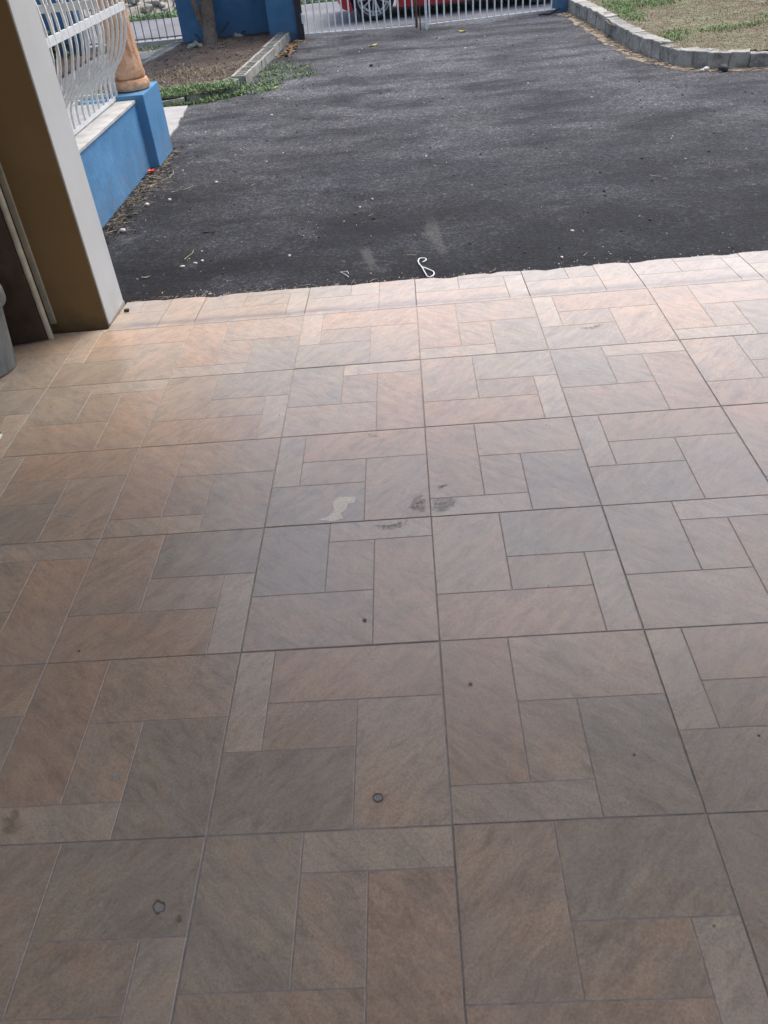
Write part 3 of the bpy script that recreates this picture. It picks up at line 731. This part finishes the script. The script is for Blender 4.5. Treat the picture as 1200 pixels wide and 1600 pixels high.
        q.build('spokes', MT['chrome'], wz, bevel=.003, seg=1)
    # outward face is local +z -> world -y for near side
    wheel(0, .11, 1); wheel(WB, .11, 1); wheel(0, WD-.11, -1); wheel(WB, WD-.11, -1)
    return c
car()

# ------------------------------------------------------------------ things in the porch corner
mb = MB(); Mx = Matrix.Translation((-1.655, 1.965, 0)) @ Matrix.Rotation(R(193), 4, 'Z')
mb.box(0, -.012, .004, .62, .012, 1.9, Mx); tag(mb.build('board', MT['darkwood'], bevel=.002), 'dark brown board standing in the porch corner behind the grey bin', 'board')
mb = MB(); mb.tube([(-1.642, 1.972, .0), (-1.640, 1.972, 1.0), (-1.636, 1.975, 2.1)], .0135, 12); tag(mb.build('pole', MT['cream'], smooth=True), 'slim cream pole standing upright against the dark board', 'pole')
mb = MB(); mb.box(-1.662, 2.056, .03, -1.636, 2.069, 2.2); tag(mb.build('conduit', MT['cream'], bevel=.002), 'flat cream cable conduit fixed on the ochre pillar face', 'conduit')
bc = (-1.845, 1.70)
bn = empty('bin', (bc[0], bc[1], 0), 'scuffed grey plastic bin at the left edge of the porch', 'bin')
mb = MB(); mb.lathe([(.128, 0.001), (.136, .006), (.168, .285), (.160, .285), (.128, .02)], seg=40, capt=True); mb.build('bucket', MT['bin'], bn, smooth=True)
mb = MB(); mb.lathe([(.168, .27), (.186, .272), (.190, .282), (.190, .325), (.183, .334), (.166, .334), (.160, .322), (.160, .285)], seg=40, capb=False, capt=False); mb.build('rim', MT['bin'], bn, smooth=True)

# ------------------------------------------------------------------ small things on asphalt
def zA(x, y): return asph(x, y)
def blob(name, x, y, z, r, m, label, cat, sq=(1, 1, .6), sub=2, group=None, jag=.25, parent=None, seed=None):
    bm = bmesh.new(); bmesh.ops.create_icosphere(bm, subdivisions=sub, radius=1)
    sd_ = seed if seed is not None else random.random()*50
    a = random.uniform(0, 3.14)
    for v in bm.verts:
        k = 1+jag*noise.noise(v.co*1.4+Vector((sd_, sd_, 0))); v.co = v.co*k; v.co.x *= r*sq[0]; v.co.y *= r*sq[1]; v.co.z *= r*sq[2]
    bmesh.ops.rotate(bm, verts=bm.verts, cent=(0, 0, 0), matrix=Matrix.Rotation(a, 3, 'Z'))
    me = bpy.data.meshes.new(name); bm.to_mesh(me); bm.free(); me.materials.append(m)
    for p in me.polygons: p.use_smooth = True
    o = link(name, me, parent, (x, y, z+r*sq[2]*.7))
    if label: tag(o, label, cat, group)
    return o
# cord loop lying by the threshold
def sp(pts, n=6):
    out = []
    for i in range(len(pts)-1):
        p0 = Vector(pts[max(i-1, 0)]); p1 = Vector(pts[i]); p2 = Vector(pts[i+1]); p3 = Vector(pts[min(i+2, len(pts)-1)])
        for k in range(n):
            t = k/n; out.append(.5*((2*p1)+(-p0+p2)*t+(2*p0-5*p1+4*p2-p3)*t*t+(-p0+3*p1-3*p2+p3)*t**3))
    out.append(Vector(pts[-1])); return out
def px(x, y, z=-.027):
    d = Vector(r_)*((x-600)/1286.5)+Vector(u_)*(-(y-800)/1286.5)+Vector(f_); C0 = M4.translation; t = (z-C0.z)/d.z; return C0+d*t
K = [(660, 410), (664, 408.5), (666, 405.5), (662, 404), (656, 404.5), (653.5, 408), (655, 413), (659, 419), (664, 426), (668, 431), (673, 431.5), (678, 428), (677, 424), (671, 421.5), (664, 420), (659.5, 418.5)]
KZ = [.004]*7+[.010, .006]+[.004]*5+[.008, .006]
W3 = [px(a, b) for a, b in K]
mb = MB(); mb.tube([(p.x, p.y, -.033+KZ[i]+.006) for i, p in enumerate(sp_pts)] if False else [Vector((p.x, p.y, p.z)) for p in sp([(q.x, q.y, asph(q.x, q.y)+KZ[i]+.003) for i, q in enumerate(W3)], 5)], .0030, 8)
tag(mb.build('cord', MT['string'], smooth=True), 'white cord twisted into two loops on the asphalt by the threshold', 'cord')
W3 = [px(a, b) for a, b in [(545, 432), (540, 428.5), (532, 424.5), (543, 423.5), (544.5, 427)]]
mb = MB(); mb.tube([Vector((q.x, q.y, asph(q.x, q.y)+.004)) for q in W3], .0017, 6); tag(mb.build('wire', MT['string']), 'thin bent wire triangle on the asphalt left of the white cord', 'wire')
for (cx_, cy_, r_0, m, lab) in ((192, 361, .018, 'pebble', 'round white pebble on the asphalt near the blue wall'),
    (204, 348, .011, 'pebble', None), (285, 416, .012, 'pebble', 'flat white fragment, leftmost of three in a row on the asphalt'), (305, 410.5, .011, 'pebble', 'pale fragment in the middle of three on the asphalt'), (316, 406.5, .010, 'pebble', 'pale fragment, rightmost of three in a row on the asphalt'),
    (265, 312.5, .014, 'pebble', 'white stone on the asphalt beside the strawy wall foot'), (230, 320, .016, 'pebble', 'grey-white stone near the straw at the blue wall'),
    (580, 103, .022, 'darkstone', 'dark lump standing alone on the far asphalt'), (1130, 110, .045, 'darkstone', 'dark clod at the foot of the curved kerb'),
    (1103, 109, .028, 'pebble', 'white stone at the foot of the curved kerb, left of the dark clod'), (1097, 111, .022, 'pebble', 'smaller white stone left of the one at the curved kerb'),
    (338, 284, .012, 'pebble', 'small pale stone on open asphalt right of the pedestal'), (1061, 96, .016, 'pebble', 'small pale stone at the foot of the kerb bend')):
    if not lab: continue
    p = px(cx_, cy_); fl = (1.2, .8, .45) if r_0 < .013 else (1, .9, .7)
    blob('stone', p.x, p.y, asph(p.x, p.y), r_0, MT[m], lab, 'stone', fl)
p = px(198, 485.5, -.006)
mb = MB(); mb.box(-.011, -.008, 0, .011, .008, .013); tag(mb.build('wooden_block', MT['darkwood'], bevel=.0015, loc=(p.x, p.y, zs(p.y)), rot=(0, 0, .1)), 'small dark block on the threshold beside the white pillar face', 'block')
def leaf(name, pxy, size, ang, m, lab, z=None, cat='leaf', curl=.25, wd=.35, pt=None, group=None):
    p = pt or px(*pxy); mb = MB(); n = 8
    for i in range(n+1):
        t = i/n; wdt = wd*size*math.sin(math.pi*min(1, t*.96+.03))**.8
        for s_ in (-1, 0, 1):
            mb.v.append(((t-.5)*size, s_*wdt*.5, curl*size*(.3*abs(s_)+.5*(t-.5)**2*2)+.002*math.sin(t*9+s_)))
    for i in range(n):
        for k in range(2): a = i*3+k; mb.f.append((a, a+3, a+4, a+1))
    me = mb.mesh(name); me.materials.append(m); o = link(name, me, None, (p.x, p.y, (asph(p.x, p.y) if z is None else z)+.002), (0, 0, ang))
    mo = o.modifiers.new('thick', 'SOLIDIFY'); mo.thickness = .0008
    tag(o, lab, cat, group); return o
leaf('leaf', (228, 433), .05, .15, MT['cloth'], 'dry grey leaf on the asphalt near the white pillar face')
leaf('leaf', (437, 87), .13, .1, MT['yleaf'], 'yellow leaf at the foot of the planter kerb near brown leaf litter', wd=.45)
leaf('leaf', (427, 138), .12, .25, MT['yleaf'], 'pale yellow leaf at the edge of the weeds on the asphalt', wd=.4)
leaf('leaf', (583, 71), .13, .7, MT['yleaf'], 'yellow-green leaf lying on the asphalt before the left gate leaf', wd=.35)
leaf('leaf', (722, 49), .12, 2.4, MT['yleaf'], 'pale yellow leaf on the asphalt near the right gate leaf', wd=.5)
leaf('leaf', (466, 65), .10, .3, MT['yleaf'], 'yellow leaf by the foot of the black gate post', wd=.4)
# red petal scrap and twigs
p = px(237, 271)
mb = MB()
for k in range(6):
    a = k*1.05; mtx = Matrix.Translation((p.x, p.y, -.028)) @ Matrix.Rotation(a, 4, 'Z') @ Matrix.Rotation(-.6, 4, 'Y')
    b = len(mb.v); mb.v += [tuple(mtx @ Vector(q)) for q in ((0, 0, .004), (.022, -.016, .008), (.042, 0, .004), (.022, .016, .012))]; mb.f.append((b, b+1, b+2, b+3))
o = mb.build('flower', MT['red']); mo = o.modifiers.new('t', 'SOLIDIFY'); mo.thickness = .002; tag(o, 'fallen red flower at the foot of the blue wall by the pedestal', 'flower')
def twig(pts, r0, lab, m='straw', z=0):
    W_ = [px(a, b) for a, b in pts]; mb = MB()
    mb.tube([Vector((q.x, q.y, asph(q.x, q.y)+.004+z+.003*(i % 2))) for i, q in enumerate(W_)], [r0*(1-.5*i/len(W_)) for i in range(len(W_))], 6)
    tag(mb.build('twig', MT[m]), lab, 'twig')
twig([(288, 405), (294, 401), (300, 396), (302.5, 392), (300, 391)], .0026, 'curved pale twig on the asphalt above three white fragments')
twig([(264, 278), (268, 274), (271, 271), (270.5, 267)], .0036, 'short curved pale twig right of the pedestal foot')
twig([(286, 296), (294, 294), (302, 290)], .003, 'straight thin pale twig on the asphalt right of the pedestal')
twig([(318, 363), (326, 363), (336, 362)], .004, 'thin black twig on the asphalt above the curved pale twig', 'darkstone')
# rags and stick by the tree
def rag(x, y, z, w_, d_, lab, seed):
    mb = MB(); n = 12
    for j in range(n+1):
        for i in range(n+1):
            u, v = i/n-.5, j/n-.5; k = 1-.3*abs(nz(u*3, v*3, 1, seed)); 
            mb.v.append((u*w_*k+.03*nz(v, seed, 3), v*d_*k, max(.004, .05*(1-3*(u*u+v*v))+.05*nz(u, v, 4, seed))))
    for j in range(n):
        for i in range(n): a = j*(n+1)+i; mb.f.append((a, a+1, a+n+2, a+n+1))
    me = mb.mesh('rag'); me.materials.append(MT['cloth']); o = link('rag', me, None, (x, y, z), (0, 0, .2)); mo = o.modifiers.new('t', 'SOLIDIFY'); mo.thickness = .004
    for p_ in me.polygons: p_.use_smooth = True
    tag(o, lab, 'rag')
rag(-2.50, 10.12, .03, .20, .13, 'crumpled pale rag on the soil left of the tree trunk', 3)
rag(-2.02, 10.52, .03, .17, .10, 'crumpled grey rag on the soil right of the tree trunk', 8)
mb = MB(); mb.tube([(-2.24, 10.50, .10), (-2.17, 10.55, .16), (-2.12, 10.60, .21)], [.010, .012, .010], 7); mb.tube([(-2.24, 10.50, .10), (-2.28, 10.45, .02)], .009, 6); tag(mb.build('stick', MT['black']), 'black stick leaning against the blue wall behind the tree', 'stick')
mb = MB(); mb.tube([(-2.46, 10.40, .03), (-2.52, 10.46, .10), (-2.56, 10.49, .13)], [.012, .010, .006], 6); tag(mb.build('stick', MT['black']), 'short black stick beside the rag left of the tree', 'stick')
mb = MB(); mb.tube([(-2.02, 10.60, .05), (-1.96, 10.62, .09), (-1.93, 10.62, .075)], [.014, .012, .010], 6); tag(mb.build('stick', MT['black']), 'small black stick lying over the rag right of the tree', 'stick')

# ------------------------------------------------------------------ grass, straw, gravel, litter
def blades(name, pts, hgt, m, bend=.5, wd=.004, lean=.5, lab=None):
    mb = MB()
    for (x, y, z, k) in pts:
        a = random.uniform(0, 6.283); L_ = hgt*k*random.uniform(.5, 1.3); le = random.uniform(.1, lean)*L_; b = len(mb.v)
        d = Vector((math.cos(a), math.sin(a), 0)); s_ = Vector((-d.y, d.x, 0))*wd*random.uniform(.7, 1.4)
        p = Vector((x, y, z)); up = math.sqrt(max(.02*L_*L_, L_*L_-le*le))
        m1 = p+d*le*.4+Vector((0, 0, up*.6)); m2 = p+d*le*(1+bend)+Vector((0, 0, up*(1-.25*bend)))
        mb.v += [tuple(p-s_), tuple(p+s_), tuple(m1+s_*.8), tuple(m1-s_*.8), tuple(m2)]
        mb.f += [(b, b+1, b+2, b+3), (b+3, b+2, b+4)]
    me = mb.mesh(name); me.materials.append(m); o = link(name, me); o['kind'] = 'stuff'
    if lab: o['label'] = lab
    return o
# right lawn: straw everywhere, green in patches
dry = []; grn = []
GP = [(2.62, 9.9, .28, .7), (2.50, 8.9, .16, .5), (2.95, 7.55, .22, .16), (3.35, 7.65, .30, .14), (2.62, 7.55, .14, .2), (3.75, 8.0, .3, .18), (2.50, 7.25, .13, .16), (3.6, 6.9, .22, .12), (4.2, 8.8, .4, .3), (3.0, 9.6, .25, .3), (3.9, 6.8, .3, .3)]
for _ in range(52000):
    x = random.uniform(2.3, 6.2); y = random.uniform(6.2, 10.85)
    if not on_lawn(x, y): continue
    if x > 4.6 and random.random() < .5: continue
    q = sum(math.exp(-((x-a)/c)**2-((y-b)/d)**2) for a, b, c, d in GP)+.35*nz(x, y, 2.2)
    if q > .30+random.random()*.75: grn.append((x, y, lawn_z(x, y)-.004, .7+.8*min(1, max(0, q))))
    elif random.random() < .42+.7*nz(x, y, 1.7, 3): dry.append((x, y, lawn_z(x, y)-.004, .8))
    elif random.random() < .9: grn.append((x, y, lawn_z(x, y)-.004, .45))
blades('dry_grass', dry, .028, MT['straw'], .6, .0022, .95, 'short dry grass on the right lawn')
blades('green_grass', grn, .034, MT['grass'], .7, .0035, .95, 'green grass patches on the right lawn')
# planter front weeds
wd_ = []; dr = []
def wpt(x, y, z, k):
    if x < -1.5 or random.random() < .5+.6*nz(x, y, 5, 9): wd_.append((x, y, z, k))
for _ in range(11000):
    x = random.uniform(-3.1, -1.05); y = random.uniform(6.85, 8.9)
    line = 7.02+.25*max(0, x+2.2)          # front edge of weeds
    q = math.exp(-((y-line-.22)/.26)**2)*(1 if x < -1.5 else .55)+.45*nz(x, y, 2.5)
    if y < line-.02+.05*nz(x, y, 6): continue
    if x > -1.45 and y > 8.2+.2*nz(x, y, 3): continue
    if -2.1 < x < -1.2 and y < 7.5: q += .25
    if x > -1.5: q -= .6*sstep(-1.42, -1.05, x)
    if q > .45+random.random()*.3:
        z = pl_z(x, y) if in_bed(x, y) else asph(x, y)
        wpt(x, y, z-.004, .6+.8*min(1, q))
    elif in_bed(x, y) and random.random() < .28 and y < 8.5: dr.append((x, y, pl_z(x, y)-.003, 1))
for cx_, cy_, r_0, n in ((-1.16, 8.3, .10, 160), (-1.05, 8.0, .07, 90), (-1.12, 7.85, .08, 120), (-1.35, 8.55, .10, 260), (-1.38, 8.1, .08, 260), (-1.30, 7.75, .10, 200), (-1.0, 8.45, .05, 60)):
    for _ in range(n): x = random.gauss(cx_, r_0); y = random.gauss(cy_, r_0*1.5); wpt(x, y, asph(x, y)-.003, .8)
for _ in range(1500):
    x = random.uniform(-4.4, -2.85); y = 10.9-abs(random.gauss(0, .12)); wpt(x, y, -.03, .7) if random.random() < .6 else dr.append((x, y, -.03, 1))
for _ in range(900):
    x = random.uniform(-1.3, -.7); y = random.uniform(11.1, 12.2); wpt(x, y, terr(x, y)+.03, .7)
for _ in range(2300):
    t = random.random(); x = -2.3+1.25*t+random.gauss(0, .04); y = 6.98+.50*t*t+abs(random.gauss(0, .14))-.03
    if nz(x, y, 4, 2) > -.12: wpt(x, y, (.02 if in_bed(x, y) else asph(x, y)), random.uniform(.5, 1.0))
for _ in range(600):
    t = random.random(); x = -1.75+.85*t+random.gauss(0, .05); y = 7.25+.75*t+random.gauss(0, .10)
    if nz(x, y, 5, 6) > 0: wpt(x, y, asph(x, y), random.uniform(.5, .9))
# dry tufts in bed
for _ in range(3600):
    x = random.uniform(-2.9, -1.55); y = random.uniform(7.4, 9.2)
    if in_bed(x, y) and nz(x, y, 2.0, 5) > -.05+max(0, y-8.4)*.4: dr.append((x, y, pl_z(x, y)-.003, 1))
blades('dry_tufts', dr, .035, MT['straw'], .6, .003, .98, 'dry tufts on the planting bed soil')
blades('weeds', wd_, .050, MT['weed'], .8, .0052, .98, 'green weeds over the front of the planter')
# verge across the road
vg = []
for _ in range(6000):
    x = random.uniform(-9, 1); y = 16.9+random.gauss(0, .25)+.2*nz(x, 0, .8)
    if y > 16.4: vg.append((x, y, terr(x, y), 1))
blades('verge_grass', vg, .12, MT['weed'], .6, .012, .8, 'grass verge on the far side of the road')
def rocks(name, pts, m, lab):
    mb = MB()
    base = bmesh.new(); bmesh.ops.create_icosphere(base, subdivisions=1, radius=1); bv = [v.co.copy() for v in base.verts]; bf = [tuple(v.index for v in f.verts) for f in base.faces]; base.free()
    for (x, y, z, r0) in pts:
        b = len(mb.v); a = random.uniform(0, 6.28); ca, sa = math.cos(a), math.sin(a); sx, sy, sz = random.uniform(.7, 1.4), random.uniform(.5, 1), random.uniform(.35, .8)
        for v in bv:
            k = r0*random.uniform(.8, 1.15); X, Y, Z = v.x*sx*k, v.y*sy*k, v.z*sz*k; mb.v.append((x+X*ca-Y*sa, y+X*sa+Y*ca, z+Z+r0*.3))
        mb.f += [tuple(b+i for i in f) for f in bf]
    me = mb.mesh(name); me.materials.append(m); o = link(name, me); tag(o, lab, kind='stuff'); return o
pt = []
for _ in range(1000):
    x = random.uniform(-1.8, 3.2) if random.random() < .8 else random.uniform(-1.8, -.2); y = 2.4+(random.random()**1.3)*8
    if x < -1.75 and y < 5.4: continue
    if on_lawn(x, y) or (x > 2.15 and y > 6.1): continue
    if nz(x, y, .9, 7) < random.uniform(-.3, .5): continue
    pt.append((x, y, asph(x, y), random.choice((.0018, .0022, .0022, .003, .003, .004, .0055, .009)) * (1 if y < 6 else 1.4)))
for _ in range(350):
    x = random.uniform(-1.4, 1.8); y = edge_y(x)+abs(random.gauss(0, .05)); pt.append((x, y, asph(x, y), random.uniform(.002, .0045)))
rocks('gravel', [p for p in pt if random.random() < .72], MT['pebble'], 'loose pale grit on the asphalt')
pt2 = []
for _ in range(380):
    x = random.uniform(-1.8, 3.2); y = 2.4+(random.random()**1.2)*8
    if on_lawn(x, y) or (x > 2.15 and y > 6.1) or (x < -1.75 and y < 5.4): continue
    pt2.append((x, y, asph(x, y), random.uniform(.003, .011)))
for _ in range(2200):
    x = random.uniform(-1.4, 1.8); y = edge_y(x)+.001+abs(random.gauss(0, .010)); pt2.append((x, y, asph(x, y)+.002, random.uniform(.003, .011)))
rocks('asphalt_crumbs', pt2, MT['darkstone'], 'dark asphalt crumbs on the driveway')
pt = []
for _ in range(350):
    x = random.uniform(-2.8, -1.6); y = random.uniform(7.3, 10.6)
    if in_bed(x, y): pt.append((x, y, pl_z(x, y), random.uniform(.005, .016)))
rocks('soil_clods', pt, MT['soil'], 'clods on the planting bed')
pt = []
for _ in range(1600):
    x = random.uniform(-12, 1); y = random.uniform(17.2, 25); pt.append((x, y, terr(x, y), random.choice((.04, .06, .1, .16))))
rocks('bank_stones', pt, MT['ground'], 'loose stones on the bank across the road')
def strawfn(name, pts, L0, m, lab, r0=.0008):
    mb = MB()
    for (x, y, z) in pts:
        a = random.uniform(0, 6.28); l = L0*random.uniform(.4, 1.4); c = random.uniform(-.4, .4)
        P_ = [Vector((x+l*t*math.cos(a+c*t), y+l*t*math.sin(a+c*t), z+.002+.006*random.random())) for t in (0, .5, 1)]
        mb.tube(P_, r0*random.uniform(.7, 1.8), 3, cap=False)
    me = mb.mesh(name); me.materials.append(m); o = link(name, me); tag(o, lab, kind='stuff')
st = []
for _ in range(420):
    y = random.uniform(3.4, 5.3); x = -1.855+abs(random.gauss(0, .065)); x = max(x, -1.78) if y > 4.85 else x
    st.append((x, y, asph(x, y)))
for _ in range(120): x = random.gauss(-1.72, .08); y = random.gauss(4.45, .22); st.append((max(x, -1.85), y, asph(x, y)))
for _ in range(240):
    x = random.uniform(-1.4, 1.7); y = edge_y(x)+abs(random.gauss(0, .03)) + .01
    if x < -.2 or random.random() < .35: st.append((x, y, asph(x, y)))
for _ in range(70): x = random.uniform(-1.7, 2.6); y = random.uniform(2.5, 6.3); st.append((x, y, asph(x, y)))
strawfn('straw', st, .045, MT['straw'], 'dry straw bits at the wall foot and threshold edge')
dk = []
for _ in range(500):
    y = random.uniform(3.3, 5.4); x = -1.85+abs(random.gauss(0, .08)); dk.append((x, y, asph(x, y)))
strawfn('dark_litter', dk, .03, MT['darkstone'], 'dark litter along the foot of the blue wall', .0016)
# sandy dirt and straw along the kerb foot
def ribbon(name, pathpts, w0, m, lab):
    mb = MB(); n = len(pathpts)
    for i, (x, y, wl) in enumerate(pathpts):
        mb.v += [(x, y, asph(x, y)+.006), (x-wl*.7, y-wl*.5, asph(x-wl*.7, y-wl*.5)+.0035)]
    for i in range(n-1): mb.f.append((2*i, 2*i+1, 2*i+3, 2*i+2))
    me = mb.mesh(name); me.materials.append(m); o = link(name, me); tag(o, lab, kind='stuff')
rp = []
for i in range(120):
    q = at(i/119*(L-1.2)+.2); wl = .16+.10*nz(i*.2, 0, 1.3)+(.06 if q.y > 7 else 0); rp.append((q.x+.01, q.y, max(.05, wl)))
ribbon('sandy_dirt', rp, .2, MT['sand'], 'sandy dirt along the foot of the kerb')
st = []
for _ in range(1100):
    q = at(random.uniform(.2, L-1.5)); t = abs(random.gauss(0, .08)); st.append((q.x-t*.7, q.y-t*.6, asph(q.x, q.y)+.004))
strawfn('kerb_straw', st, .05, MT['straw'], 'dry straw along the foot of the kerb', .0016)
# brown leaf litter by the planter kerb and gate post
mb = MB()
for _ in range(95):
    t = random.random(); x = -1.27+.12*random.gauss(0, .5)-.05*t; y = 10.2-1.1*t+random.gauss(0, .08)
    x = max(x, -1.36+.07*(y-9)); b = len(mb.v); a = random.uniform(0, 6.28); l = random.uniform(.035, .075); d = Vector((math.cos(a), math.sin(a), random.uniform(-.1, .4))); n_ = Vector((-d.y, d.x, random.uniform(-.3, .5)))*.4
    p = Vector((x, y, asph(x, y)+.008)); mb.v += [tuple(p), tuple(p+d*l*.5+n_*l), tuple(p+d*l), tuple(p+d*l*.5-n_*l*.8)]; mb.f.append((b, b+1, b+2, b+3))
me = mb.mesh('leaf_litter'); me.materials.append(MT['deadleaf']); tag(link('leaf_litter', me), 'brown leaf litter at the planter kerb by the gate post', kind='stuff')
# shrubs in the yard behind the verandah, seen between the grille bars
def shrub(x, y, r0, h, lab):
    o = empty('shrub', (x, y, -.03), lab, 'shrub', 'shrubs before the far blue wall')
    mb = MB()
    for k in range(5): a = k*1.26; mb.tube([(0, 0, 0), (r0*.3*math.cos(a), r0*.3*math.sin(a), h*.4), (r0*.6*math.cos(a), r0*.6*math.sin(a), h*.8)], [.015, .01, .004], 5)
    mb.build('stem', MT['bark'], o)
    leaves(2200, lambda: (Vector((random.gauss(0, r0*.45), random.gauss(0, r0*.45), h*(.15+.75*random.random()))), 1), .09).build('foliage', MT['crown'], o)
shrub(-4.75, 10.2, .45, .40, 'dark shrub before the far blue wall, nearer the fence')
shrub(-5.7, 10.3, .5, .45, 'dark shrub before the far blue wall, farther left behind the grille')
sheet('dark_bed', -9, -3.9, 6.4, 10.9, 20, 12, lambda x, y: -.012+.01*nz(x, y, 3), MT['soil'])

# ------------------------------------------------------------------ marks on the tiles
DUST = (('pale dusty streak on the asphalt above the white cord', [(668, 340), (684, 345), (692, 372), (702, 398), (690, 404), (676, 385), (660, 365)]), ('pale dusty patch on the asphalt above the wire triangle', [(560, 388), (576, 384), (584, 398), (592, 418), (580, 424), (566, 408)]))
def fan(name, pts, z, m):
    n = len(pts); cx = sum(p[0] for p in pts)/n; cy = sum(p[1] for p in pts)/n; zf = z if callable(z) else (lambda x, y: z)
    mb = MB(); fd = []
    for k, f_d in ((1.12, 0), (.72, .75), (.4, 1)):
        for p in pts: x = cx+(p[0]-cx)*k; y = cy+(p[1]-cy)*k; mb.v.append((x, y, zf(x, y))); fd.append(f_d)
    mb.v.append((cx, cy, zf(cx, cy))); fd.append(1)
    for a in (0, n):
        for i in range(n): mb.f.append((a+i, a+(i+1) % n, a+n+(i+1) % n, a+n+i))
    for i in range(n): mb.f.append((2*n+i, 2*n+(i+1) % n, 3*n))
    me = mb.mesh(name); me.materials.append(m); at_ = me.attributes.new('fade', 'FLOAT', 'POINT'); at_.data.foreach_set('value', fd)
    return link(name, me)
def patch(name, poly, m, lab, z=.0008, cat='stain'):
    if name == 'paint_mark':
        P_ = [px(a, b, 0) for a, b in poly]; me = bpy.data.meshes.new(name); me.from_pydata([(p.x, p.y, z) for p in P_], [], [tuple(range(len(P_)))]); me.materials.append(m)
        at_ = me.attributes.new('fade', 'FLOAT', 'POINT'); at_.data.foreach_set('value', [1]*len(P_)); o = link(name, me)
    else: o = fan(name, [tuple(px(a, b, 0)) for a, b in poly], z, m)
    tag(o, lab, cat); return o
for lab_, P_ in DUST:
    tag(fan('dust_mark', [tuple(px(a, b, -.028)) for a, b in P_], lambda x, y: asph(x, y)+.0035, MT['dustmark']), lab_, 'stain')
patch('paint_mark', [(498, 812), (512, 808), (522, 797), (520, 785), (529, 777), (556, 776), (554, 786), (543, 787), (541, 796), (532, 802), (536, 810), (520, 815)], MT['paint'], 'cream paint spill shaped like a torn flake in the middle of the floor')
patch('scuff_mark', [(578, 820), (592, 821), (612, 820), (628, 814), (640, 810), (643, 815), (632, 824), (612, 830), (596, 829), (582, 825)], MT['scuff'], 'dark scuff just below the horizontal joint in mid floor')
patch('scuff_mark', [(648, 772), (666, 770), (668, 804), (650, 802), (634, 796)], MT['scuff'], 'brown smudge left of the long joint beside the dark scribble')
patch('scuff_mark', [(672, 778), (700, 776), (718, 777), (716, 788), (702, 800), (684, 805), (671, 800)], MT['scuff'], 'dark scribble right of the long joint in mid floor')
patch('scuff_mark', [(681, 760), (700, 754), (704, 757), (690, 765), (683, 766)], MT['scuff'], 'small dark tick above the scribble in mid floor')
patch('scuff_mark', [(902, 512), (925, 511), (940, 504), (945, 507), (930, 515), (905, 516)], MT['scuff'], 'dark streak on the upper right tiles')
patch('pale_smear', [(255, 885), (262, 862), (276, 856), (274, 868), (266, 880)], MT['faint'], 'pale smear on a grey piece left of centre')
patch('pale_smear', [(82, 798), (104, 800), (126, 806), (126, 811), (100, 808), (84, 804)], MT['faint'], 'short pale streak on the left tiles')
patch('pale_smear', [(168, 1216), (178, 1204), (190, 1198), (186, 1210), (190, 1224), (178, 1222)], MT['faint'], 'splayed pale paint speck on the lower left tiles')
patch('pale_smear', [(570, 676), (592, 678), (594, 684), (578, 684)], MT['faint'], 'small pale dab on a pink tile piece above centre')
patch('scuff_mark', [(0, 1268), (30, 1262), (42, 1290), (28, 1306), (0, 1308)], MT['grime'], 'dark grime at the lower left edge of the floor')
patch('scuff_mark', [(272, 1432), (284, 1426), (287, 1444), (276, 1447)], MT['scuff'], 'small dark spot beside the chipped hole')
patch('pale_smear', [(255, 1252), (262, 1238), (270, 1240), (266, 1256)], MT['faint'], 'tiny pale dab on the dark piece at lower left')
def chip(c, w_, h_, lab, fill=True):
    n = 22; P_ = []
    for k in range(n):
        a = 2*math.pi*k/n; q = 1+.28*nz(math.cos(a), math.sin(a), 1.4, c[0]); P_.append((c[0]+w_*q*math.cos(a), c[1]+h_*q*math.sin(a)))
    o = patch('tile_chip', P_, MT['chipdark'], lab, .0010, 'chip')
    if fill:
        pts = [px(c[0]+(a-c[0])*.88-w_*.05, c[1]+(b-c[1])*.80+h_*.17, 0) for a, b in P_]; mb = MB(); mb.v = [(p.x, p.y, .0016) for p in pts]; mb.f = [tuple(range(n))]; mb.build('filler', MT['chip'], o)
chip((249, 1417), 8, 10, 'small chipped hole with pale filling in the near left tile')
chip((591, 1246), 7.5, 6, 'small round chip on the near central tile')
chip((570, 970), 3, 3, 'tiny dark chip on the tile above the near centre', False)
chip((735, 1069), 3, 2.5, 'tiny dark chip on the tile right of the near centre', False)
chip((991, 1180), 2, 2, 'pinprick chip on the near right grey piece', False)
p = px(2, 682, 0)
mb = MB(); mb.v = [(p.x-.06, p.y-.02, .003), (p.x+.006, p.y-.022, .003), (p.x+.004, p.y+.006, .006), (p.x-.01, p.y+.02, .012), (p.x-.06, p.y+.02, .003)]; mb.f = [(0, 1, 2, 3, 4)]
wr = mb.build('wrapper', MT['string']); mo = wr.modifiers.new('t', 'SOLIDIFY'); mo.thickness = .001; tag(wr, 'white and green wrapper scrap at the left edge of the floor', 'wrapper')
mb = MB(); mb.v = [(p.x-.05, p.y+.008, .012), (p.x+.003, p.y+.006, .0085), (p.x-.008, p.y+.0185, .0145)]; mb.f = [(0, 1, 2)]; mb.build('print', MT['grass'], wr)
